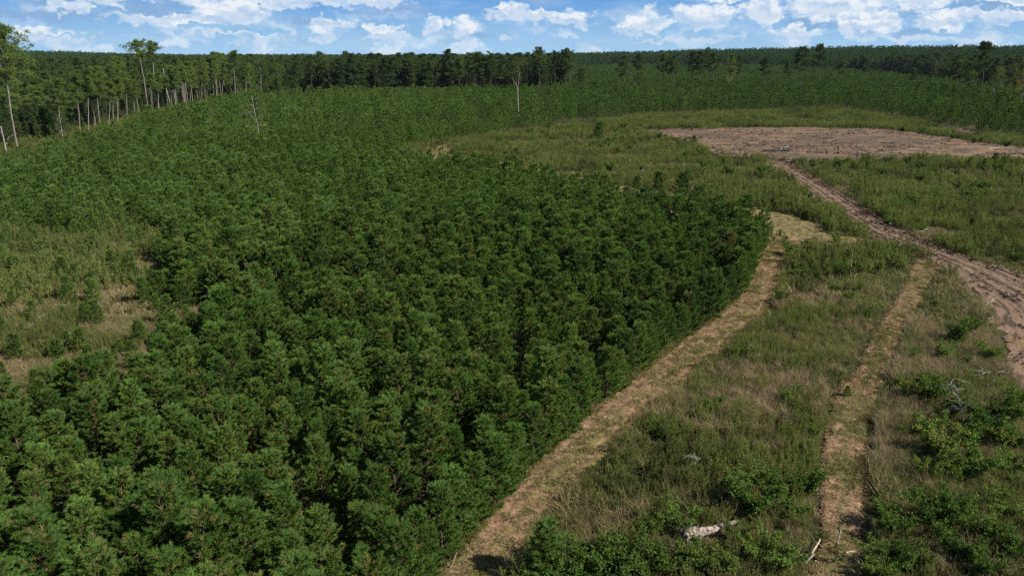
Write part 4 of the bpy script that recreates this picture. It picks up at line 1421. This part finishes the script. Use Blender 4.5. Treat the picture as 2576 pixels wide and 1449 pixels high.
# weeds
weed_protos = [weed_clump(0, 1.15, 9, 0.55, 0.15), weed_clump(1, 1.0, 9, 0.75, 0.05), weed_clump(2, 1.2, 8, 0.35, 0.35), weed_clump(3, 0.8, 10, 0.2, 0.2, 0.03, 0.14), weed_clump(4, 1.1, 9, 0.9, 0.1)]
weed_protos += [weed_clump(10, 1.7, 7, 0.55, 0.12, 0.05, 0.26, 30, 0.38), weed_clump(11, 1.5, 8, 0.8, 0.04, 0.05, 0.26, 30, 0.42), weed_clump(12, 1.7, 6, 0.35, 0.35, 0.05, 0.24, 26, 0.38),
                weed_clump(13, 1.3, 8, 0.12, 0.15, 0.07, 0.24, 26, 0.5), weed_clump(14, 1.6, 8, 0.95, 0.06, 0.05, 0.28, 30, 0.42)]
wx_, wy_, wd_ = x[weedy], y[weedy], d[weedy]
k = mr.rand(len(wx_)) < np.where(wd_ < 75, 0.62, 0.9)
wx_, wy_, wd_ = wx_[k], wy_[k], wd_[k]
q = fbm(wx_ + 70, wy_, 0.16, 3) + mr.normal(size=len(wx_)) * 0.08
kind = np.where(q > 0.60, 4, np.where(q > 0.53, 1, np.where(q > 0.46, 0, np.where(q > 0.40, 2, 3)))) + np.where(wd_ > 85, 5, 0)
s = mr.uniform(0.45, 1.35, len(wx_)) * (0.55 + 0.9 * fbm(wx_, wy_, 0.09, 3))
scatter('tall_weeds', 'upright green weeds growing thickly round the clearing and road', weed_protos, [M_WEED], stack(wx_, wy_), rots(len(wx_), mr, 0.10), scl3(s, mr, 0.15), kind)
# white flower heads
fl = (fbm(x + 500, y, 0.2, 3) > 0.62) & (mr.rand(len(x)) < np.where(glade, 0.028, np.where(d > 110, 0.03, 0.003)))
fx, fy = x[fl], y[fl]


def flower(seed):
    r = np.random.RandomState(seed)
    b = MB()
    for k in range(7):
        a, rr = r.uniform(0, 6.28), 0.3 * math.sqrt(r.rand())
        base = np.array([math.cos(a) * rr, math.sin(a) * rr, 0])
        top = base + np.array([r.normal() * 0.1, r.normal() * 0.1, r.uniform(0.7, 1.1)])
        b.tube([base, top], [0.008, 0.006], 3, 0, 0.4, 1.0, cap=False)
        nn = 22
        st = top + r.normal(size=(nn, 3)) * np.array([0.09, 0.09, 0.02])
        b.blades(st, r.normal(size=(nn, 3)) * np.array([1, 1, 0.3]) + np.array([0, 0, 0.3]), 0.06, 0.05, r, 0, r.rand(nn), 0.0)
        b.blades(base + (top - base) * r.rand(14, 1), r.normal(size=(14, 3)), 0.14, 0.03, r, 0, 0.4, 1.0)
    return b


if len(fx):
    scatter('white_flowers', 'flat white flower heads scattered through the grass', [flower(i) for i in range(3)], [M_CONE], stack(fx, fy), rots(len(fx), mr, 0.1), scl3(mr.uniform(0.7, 1.2, len(fx)), mr), mr.randint(0, 3, len(fx)))


# stubble, straw and chips on the worked strips
def litter(seed, n, ln, wd, up, tint, brown, spread=0.3):
    r = np.random.RandomState(seed)
    b = MB()
    a, rr = r.uniform(0, 6.28, n), spread * np.sqrt(r.rand(n))
    st = np.stack([np.cos(a) * rr, np.sin(a) * rr, r.uniform(0.0, 0.05, n)], 1)
    dd = np.stack([r.normal(size=n), r.normal(size=n), np.abs(r.normal(size=n)) * up], 1)
    b.blades(st, dd, ln * r.uniform(0.5, 1.4, n), wd, r, 0, np.clip(tint + r.normal(size=n) * 0.25, 0, 1), np.clip(brown + r.normal(size=n) * 0.25, 0, 1))
    return b


def strip_pts(pl, step, seed, dens=1.0):
    r = np.random.RandomState(seed)
    x, y = grid_pts((pl.min(0), pl.max(0)), step, r, 0.6, 0.5)
    k = inside(pl, x, y) & in_view(x, y, 0, 400, 150) & (r.rand(len(x)) < dens)
    return x[k], y[k]


lit = [litter(i, 34, 0.20, 0.022, 0.25, 0.5, 0.05) for i in range(2)] + [litter(5 + i, 44, 0.18, 0.024, 1.3, 0.5, 0.9) for i in range(2)]
xs, ys, ks = [], [], []
pz = []
for pl, st, dn, gr, z0_, bu_ in ((PL_TRACK, 0.36, 0.9, 0.46, 0.02, 0.16), (PL_BACK, 0.8, 0.8, 0.6, 0.026, 0.1), (PL_SPUR, 0.6, 0.8, 0.6, 0.032, 0.08), (PL_TRACK2, 0.36, 0.85, 0.42, 0.038, 0.2)):
    a, b_ = strip_pts(pl, st, 3, dn)
    f = fbm(a + 40, b_, 0.5, 3) + mr.normal(size=len(a)) * 0.08
    xs.append(a)
    ys.append(b_)
    pz.append(path_z(a, b_, z0_, bu_))
    ks.append(np.where(f > 1 - gr - 0.08, 2, 0) + mr.randint(0, 2, len(a)))
xs, ys, ks = np.concatenate(xs), np.concatenate(ys), np.concatenate(ks)
P = stack(xs, ys)
P[:, 2] += np.concatenate(pz) - 0.01
scatter('mown_stubble', 'cut straw and short green stubble on the mown strips', lit, [M_STRAW], P, rots(len(xs), mr, 0.05), scl3(mr.uniform(0.7, 1.3, len(xs)), mr), ks)
xs, ys = [], []
pz = []
for pl, st, dn, z0_, bu_ in ((PL_ROAD, 0.8, 0.40, 0.052, 0.13), (PL_CLEAR, 1.9, 0.30, 0.044, 0.32), (PL_TRACK2, 0.6, 0.30, 0.038, 0.2)):
    a, b_ = strip_pts(pl, st, 8, dn)
    pz.append(path_z(a, b_, z0_, bu_))
    xs.append(a)
    ys.append(b_)
xs, ys = np.concatenate(xs), np.concatenate(ys)
P = stack(xs, ys)
P[:, 2] += np.concatenate(pz)
chips = [litter(30 + i, 8, 0.16, 0.045, 0.15, 0.9, 0.0, 0.5) for i in range(2)]
scatter('wood_chips', 'pale wood chips and splinters strewn over the bare soil', chips, [M_PALE], P, rots(len(xs), mr, 0.05), scl3(mr.uniform(0.5, 1.2, len(xs)), mr), mr.randint(0, 2, len(xs)))


# dark clods and woody crumbs
def clods(seed, n, sz):
    r = np.random.RandomState(seed)
    b = MB()
    for k in range(n):
        c = np.array([r.normal() * 0.5, r.normal() * 0.35, 0.03])
        V = np.array([[1, 0, 0], [-1, 0, 0], [0, 1, 0], [0, -1, 0], [0, 0, 0.8], [0, 0, -0.6]]) * r.uniform(0.5, 1.5, (6, 1)) * np.array([1.6, 0.8, 1.0]) * sz * r.uniform(0.5, 1.4)
        b.add(V + c, [[0, 2, 4], [2, 1, 4], [1, 3, 4], [3, 0, 4], [2, 0, 5], [1, 2, 5], [3, 1, 5], [0, 3, 5]], 0, r.rand(), 0)
    return b


xs, ys, zs = [], [], []
for pl, st, dn, ln_, sc in ((PL_ROAD, 0.7, 0.16, ROAD_R, 0.8), (PL_CLEAR, 1.6, 0.42, None, 1.7), (PL_TRACK2, 0.7, 0.12, None, 0.5), (PL_BARE2, 1.6, 0.4, None, 1.5)):
    a, b_ = strip_pts(pl, st, 18, 1.0)
    pr = dn * np.clip((fbm(a + 9, b_ * 2, 0.12, 3) - 0.36) * 6, 0, 2)
    if ln_:
        pr = pr + 0.85 * (dist_line(poly(ln_), a, b_) < 1.5)
    k = mr.rand(len(a)) < pr
    xs.append(a[k])
    ys.append(b_[k])
    zs.append(np.full(k.sum(), sc))
xs, ys, zs = np.concatenate(xs), np.concatenate(ys), np.concatenate(zs)
P = stack(xs, ys)
P[:, 2] += 0.16
M_CLOD = leaf_mat('dark_clods', (0.035, 0.026, 0.021), (0.10, 0.072, 0.055), (0.1, 0.08, 0.06), 0.0, 0.3, 0.3)
scatter('earth_clods', 'dark clods and woody crumbs thrown up along the road and clearing', [clods(i, 7, 0.12) for i in range(3)], [M_CLOD], P, rots(len(xs), mr, 0.05),
        scl3(zs * mr.uniform(0.5, 1.3, len(xs)), mr), mr.randint(0, 3, len(xs)))


# ------------------------------------------------------------------ dead wood
def limb(b, p, d, L, r, rg, depth, droop=0.0, sides=6, kids=3, mat=0):
    n = 6
    s = np.linspace(0, 1, n)
    w = np.cumsum(rg.normal(size=(n, 3)) * 0.05, 0) * L
    w -= w[0]
    pts = p + d * (L * s)[:, None] + w + np.array([0, 0, -droop * L])[None, :] * (s ** 2)[:, None]
    b.tube(pts, r * (1 - 0.72 * s), sides, mat)
    if depth > 0:
        for k in range(kids):
            t = rg.uniform(0.4, 0.95)
            o = np.array([np.interp(t, s, pts[:, j]) for j in range(3)])
            nd = unit(d + rg.normal(size=3) * 0.75)
            limb(b, o, nd, L * rg.uniform(0.3, 0.6), r * 0.42, rg, depth - 1, droop, 4, kids, mat)


def dead_thing(name, parts, loc, label, cat, mat):
    """parts: list of (name, collector); the first is the main body"""
    o = bpy.data.objects.new(name, None)
    COL.objects.link(o)
    o.location = loc
    for nm, b in parts:
        b.obj(nm, mat, parent=o, smooth=True)
    return tag(o, label, cat)


def snag(px, py, tx, ty, r0, label, mat=M_DEAD, fork=None, branches=0, seed=0, z=0.5, break_top=True, droop=0.0):
    x, y = at(px, py, z)
    sy = (PH / 2 - ty) / PW * 2 * TAN
    top = CAM_H + y * (sy * CP - SP) / (CP + sy * SP)
    x2 = (tx - PW / 2) / PW * 2 * TAN * (y * CP - (top - CAM_H) * SP)
    rg = np.random.RandomState(seed)
    t = MB()
    n = 9
    s = np.linspace(0, 1, n)
    H = top * (fork or 1.0)
    bx = (x2 - x) * (fork or 1.0)
    pts = np.stack([bx * s + np.cumsum(rg.normal(size=n)) * 0.02 * H / 5, np.cumsum(rg.normal(size=n)) * 0.03, H * s], 1)
    pts[0, :2] = 0
    t.tube(pts, r0 * (1 - 0.55 * s), 8)
    parts = [('trunk', t)]
    if fork:
        for sd in (-1, 1):
            b = MB()
            limb(b, pts[-1] - np.array([0, 0, 0.2]), unit(np.array([sd * 0.34, 0.1 * sd, 1.0])), (top - H) * 1.05, r0 * 0.42, rg, 0)
            parts.append(('limb', b))
    for k in range(branches):
        b = MB()
        t_ = 0.25 + 0.7 * (k + rg.rand() * 0.5) / max(branches, 1)
        o = np.array([np.interp(t_, s, pts[:, j]) for j in range(3)])
        d = unit(np.array([(-1) ** k * rg.uniform(0.5, 1.0), rg.normal() * 0.5, rg.uniform(0.3, 0.9)]))
        limb(b, o, d, H * rg.uniform(0.18, 0.42), r0 * 0.42, rg, 2, droop)
        parts.append(('branch', b))
    return dead_thing('dead_tree', parts, (x, y, 0), label, 'dead tree', mat)


snag(657, 362, 634, 242, 0.11, 'bleached leaning dead tree with drooping bare branches among the young pines', branches=9, seed=4, droop=0.45)
snag(1305, 300, 1303, 188, 0.27, 'tall bare grey dead trunk forking into two prongs at the top', fork=0.74, seed=2)
snag(1358, 262, 1358, 200, 0.20, 'second forked dead trunk, shorter and darker, behind the tall forked one', mat=M_BARK_DARK, fork=0.72, seed=6)
snag(430, 272, 409, 173, 0.30, 'broken off grey trunk with no crown in the row of pines', branches=1, seed=8)
snag(18, 390, 2, 318, 0.22, 'white leaning dead trunk at the very edge beside the thick leaning pine', branches=2, seed=9)
snag(222, 318, 206, 262, 0.17, 'forked bare dead tree under the broad bright crowned pine', fork=0.55, branches=2, seed=10)
snag(255, 300, 246, 262, 0.12, 'thin short dead pole beside the slender pale pine', seed=12)
snag(1749, 762, 1747, 698, 0.11, 'grey dead stem wrapped in vine leaves near the edge of the stand', branches=1, seed=13, mat=M_DEAD)
snag(1766, 752, 1767, 712, 0.10, 'blackened broken stem standing beside the grey vine wrapped stem', seed=14, mat=M_CHAR)
snag(2140, 682, 2146, 632, 0.045, 'thin pale dead stake leaning in the shrubs between the tracks', seed=15, mat=M_PALE)
snag(1130, 1410, 1150, 1388, 0.05, 'small broken pale stump at the near foot of the track', seed=16, mat=M_PALE)

# vine leaves on the two stems
x, y = at(1752, 745)
rg = np.random.RandomState(3)
b = MB()
P = np.stack([rg.normal(size=420) * 0.22, rg.normal(size=420) * 0.22, rg.uniform(1.0, 4.4, 420)], 1)
b.blades(P, rg.normal(size=(420, 3)), 0.12, 0.10, rg, 0, rg.rand(420) * 0.5, 0.0, shape='leaf')
o = b.obj('vine', M_LEAF)
o.location = (x, y, 0)
tag(o, 'leafy vine climbing the grey dead stem by the track', 'vine')


def log_obj(p0, p1, r, label, mat, seed=0, name='log', rough=0.10, stubs=2, taper=0.7):
    a, c = np.array([*at(*p0), r * 0.9 + 0.22]), np.array([*at(*p1), r * 0.7 + 0.22])
    rg = np.random.RandomState(seed)
    n = 12
    s = np.linspace(0, 1, n)
    L = np.linalg.norm(c - a)
    pts = (c - a) * s[:, None] + np.cumsum(rg.normal(size=(n, 3)) * 0.006 * L, 0)
    pts[:, 2] = np.abs(pts[:, 2])
    b = MB()
    b.tube(pts, r * (1 - (1 - taper) * s) * (1 + rg.normal(size=n) * rough), 9)
    root = bpy.data.objects.new(name, None)
    COL.objects.link(root)
    root.location = a
    b.obj('bole', mat, parent=root, smooth=True)
    for k in range(stubs):
        q = MB()
        t_ = rg.uniform(0.3, 0.9)
        o = np.array([np.interp(t_, s, pts[:, j]) for j in range(3)])
        limb(q, o, unit(rg.normal(size=3) + np.array([0, 0, 0.8])), L * rg.uniform(0.12, 0.3), r * 0.4, rg, 1, 0, 4, 2)
        q.obj('stub', mat, parent=root, smooth=True)
    return tag(root, label, 'log')


log_obj((1882, 366), (1906, 367), 0.22, 'short pale split log lying alone on the bare clearing', M_PALE, 1, stubs=1)
log_obj((1918, 384), (1990, 383), 0.20, 'longest dark log on the bare clearing, lying flat', M_CHAR, 2)
log_obj((1940, 380), (1985, 376), 0.16, 'dark log lying behind the longest dark log', M_CHAR, 3)
log_obj((1962, 379), (1984, 374), 0.14, 'grey branch end resting across the dark logs', M_DEAD, 4)
log_obj((2280, 379), (2316, 378), 0.07, 'thin pale splintered log at the middle of the clearing', M_PALE, 5, stubs=0)
log_obj((2484, 379), (2512, 376), 0.12, 'pale wood scrap beside the bushy dark pine at the clearing', M_PALE, 6)
log_obj((2526, 394), (2556, 390), 0.22, 'dark charred log at the near rim of the clearing', M_CHAR, 7)
log_obj((2062, 352), (2096, 350), 0.14, 'dark stick lying at the far side of the clearing', M_CHAR, 8, stubs=1)
log_obj((2030, 388), (2052, 386), 0.13, 'small dark stump piece where the dirt road leaves the clearing', M_CHAR, 9, stubs=1)
log_obj((1868, 363), (1884, 364), 0.12, 'short dark stick beside the short pale log', M_CHAR, 10, stubs=1)
log_obj((2665 * .8587, 372), (2740 * .8587, 370), 0.05, 'pale stick lying toward the right half of the clearing', M_PALE, 11, stubs=0)
log_obj((2306, 590), (2332, 582), 0.07, 'pale branch at the weedy rim of the dirt road', M_DEAD, 12)
log_obj((2476, 775), (2500, 760), 0.06, 'pale stick at the grassy edge of the wide dirt road', M_DEAD, 13)
log_obj((2470, 812), (2496, 806), 0.05, 'second pale stick further down the edge of the wide dirt road', M_DEAD, 14, stubs=1)
log_obj((2040, 1405), (2062, 1368), 0.055, 'pale crooked branch at the near end of the mulched track', M_PALE, 15)
log_obj((2026, 1425), (2046, 1405), 0.05, 'whitish stick against the grass at the near end of the mulched track', M_DEAD, 16)
log_obj((2125, 1400), (2150, 1396), 0.04, 'short pale stick lying across the mulched track', M_PALE, 17, stubs=0)
log_obj((2106, 1380), (2112, 1335), 0.03, 'upright thin dead sprig on the mulched track', M_DEAD, 18, stubs=1)

# the rotten white log in the shrubs: long bole with a torn, crumbling butt
a, c = np.array([*at(1718, 1372), 0.55]), np.array([*at(1856, 1330), 0.45])
rg = np.random.RandomState(44)
n = 22
s = np.linspace(0, 1, n)
th = np.linspace(0, 2 * math.pi, 15)[:-1]
pts = (c - a) * s[:, None]
pts[:, 2] += 0.05 * np.sin(s * 9)
rad = (0.30 * (1 - 0.72 * s))[:, None] * (1 + 0.20 * rg.normal(size=(n, 14)) * (1.1 - s)[:, None])
dd = unit(c - a)
u1 = unit(np.cross(dd, np.array([0, 0, 1.0])))
u2 = np.cross(u1, dd)
V = pts[:, None, :] + np.abs(rad)[:, :, None] * (u1 * np.cos(th)[None, :, None] + u2 * np.sin(th)[None, :, None])
i = (np.arange(n - 1)[:, None] * 14 + np.arange(14)[None, :])
j = (np.arange(n - 1)[:, None] * 14 + (np.arange(14)[None, :] + 1) % 14)
F = np.concatenate([np.stack([i.ravel(), j.ravel(), (j + 14).ravel()], 1), np.stack([i.ravel(), (j + 14).ravel(), (i + 14).ravel()], 1)])
root = bpy.data.objects.new('rotten_log', None)
COL.objects.link(root)
root.location = a
b = MB()
b.add(V.reshape(-1, 3), F)
b.obj('bole', M_ROT, parent=root)
q = MB()
st = rg.normal(size=(160, 3)) * np.array([0.32, 0.26, 0.18]) + (c - a) * 0.10
q.blades(st, rg.normal(size=(160, 3)) + dd * 1.2, 0.26, 0.10, rg)
q.obj('torn_butt', M_ROT, parent=root)
tag(root, 'white crumbling rotten log lying in the shrubs between the two tracks', 'log')

# bare dead sapling slumped in the bushes, a tangle of grey limbs
x, y = at(2418, 1082)
rg = np.random.RandomState(55)
t = MB()
pts = np.array([[0, 0, 0], [0.05, 0.1, 0.8], [-0.05, 0.5, 1.4], [0.15, 1.0, 1.8], [-0.1, 1.6, 2.2], [0.1, 2.2, 2.45], [0.5, 2.6, 2.6]])
s = np.linspace(0, 1, 7)
t.tube(pts, 0.042 * (1 - 0.7 * s), 6)
parts = [('trunk', t)]
for k in range(16):
    b = MB()
    tt = rg.uniform(0.22, 1.0)
    o = np.array([np.interp(tt, s, pts[:, j]) for j in range(3)])
    limb(b, o, unit(np.array([rg.normal() * 1.2, rg.normal() * 0.8, rg.uniform(-0.3, 0.5)])), rg.uniform(0.6, 1.3), 0.020, rg, 2, 0.15)
    parts.append(('branch', b))
dead_thing('fallen_tree', parts, (x, y, 0), 'bare dead sapling, a tangle of silvery grey limbs in the bushes by the mulched track', 'dead tree', M_DEAD)
x, y = at(2470, 955)
parts = []
for k in range(14):
    b = MB()
    o = np.array([rg.normal() * 0.7, rg.normal() * 0.5, 0.2 + 0.04 * k])
    limb(b, o, unit(np.array([rg.normal(), rg.normal() * 0.6, rg.normal() * 0.15])), rg.uniform(0.6, 1.3), 0.03, rg, 0)
    parts.append(('stick', b))
dead_thing('brush_pile', parts, (x, y, 0), 'small heap of grey sticks beside the wide dirt road', 'brush pile', M_DEAD)
print('pines', len(PINES), 'forest', len(FP), 'meadow', len(gx), len(wx_), 'objects', len(scene.objects))


# ------------------------------------------------------------------ the air: thin even haze round everything
def build_haze():
    a, z0, z1 = 9300.0, -2.0, 62.0
    V = [(x, y, z) for z in (z0, z1) for (x, y) in ((-a, -a), (a, -a), (a, a), (-a, a))]
    F = [(3, 2, 1, 0), (4, 5, 6, 7), (0, 1, 5, 4), (1, 2, 6, 5), (2, 3, 7, 6), (3, 0, 4, 7)]
    me = bpy.data.meshes.new('haze')
    me.from_pydata(V, [], F)
    m = bpy.data.materials.new('haze')
    m.use_nodes = True
    g = NT(m.node_tree)
    g.n.clear()
    out = g.n.new('ShaderNodeOutputMaterial')
    vol = g.n.new('ShaderNodeVolumePrincipled')
    vol.inputs['Color'].default_value = (0.72, 0.84, 1.0, 1)
    vol.inputs['Density'].default_value = 0.00002
    g.l.new(vol.outputs[0], out.inputs['Volume'])
    me.materials.append(m)
    o = bpy.data.objects.new('haze', me)
    COL.objects.link(o)
    o['kind'] = 'stuff'


build_haze()
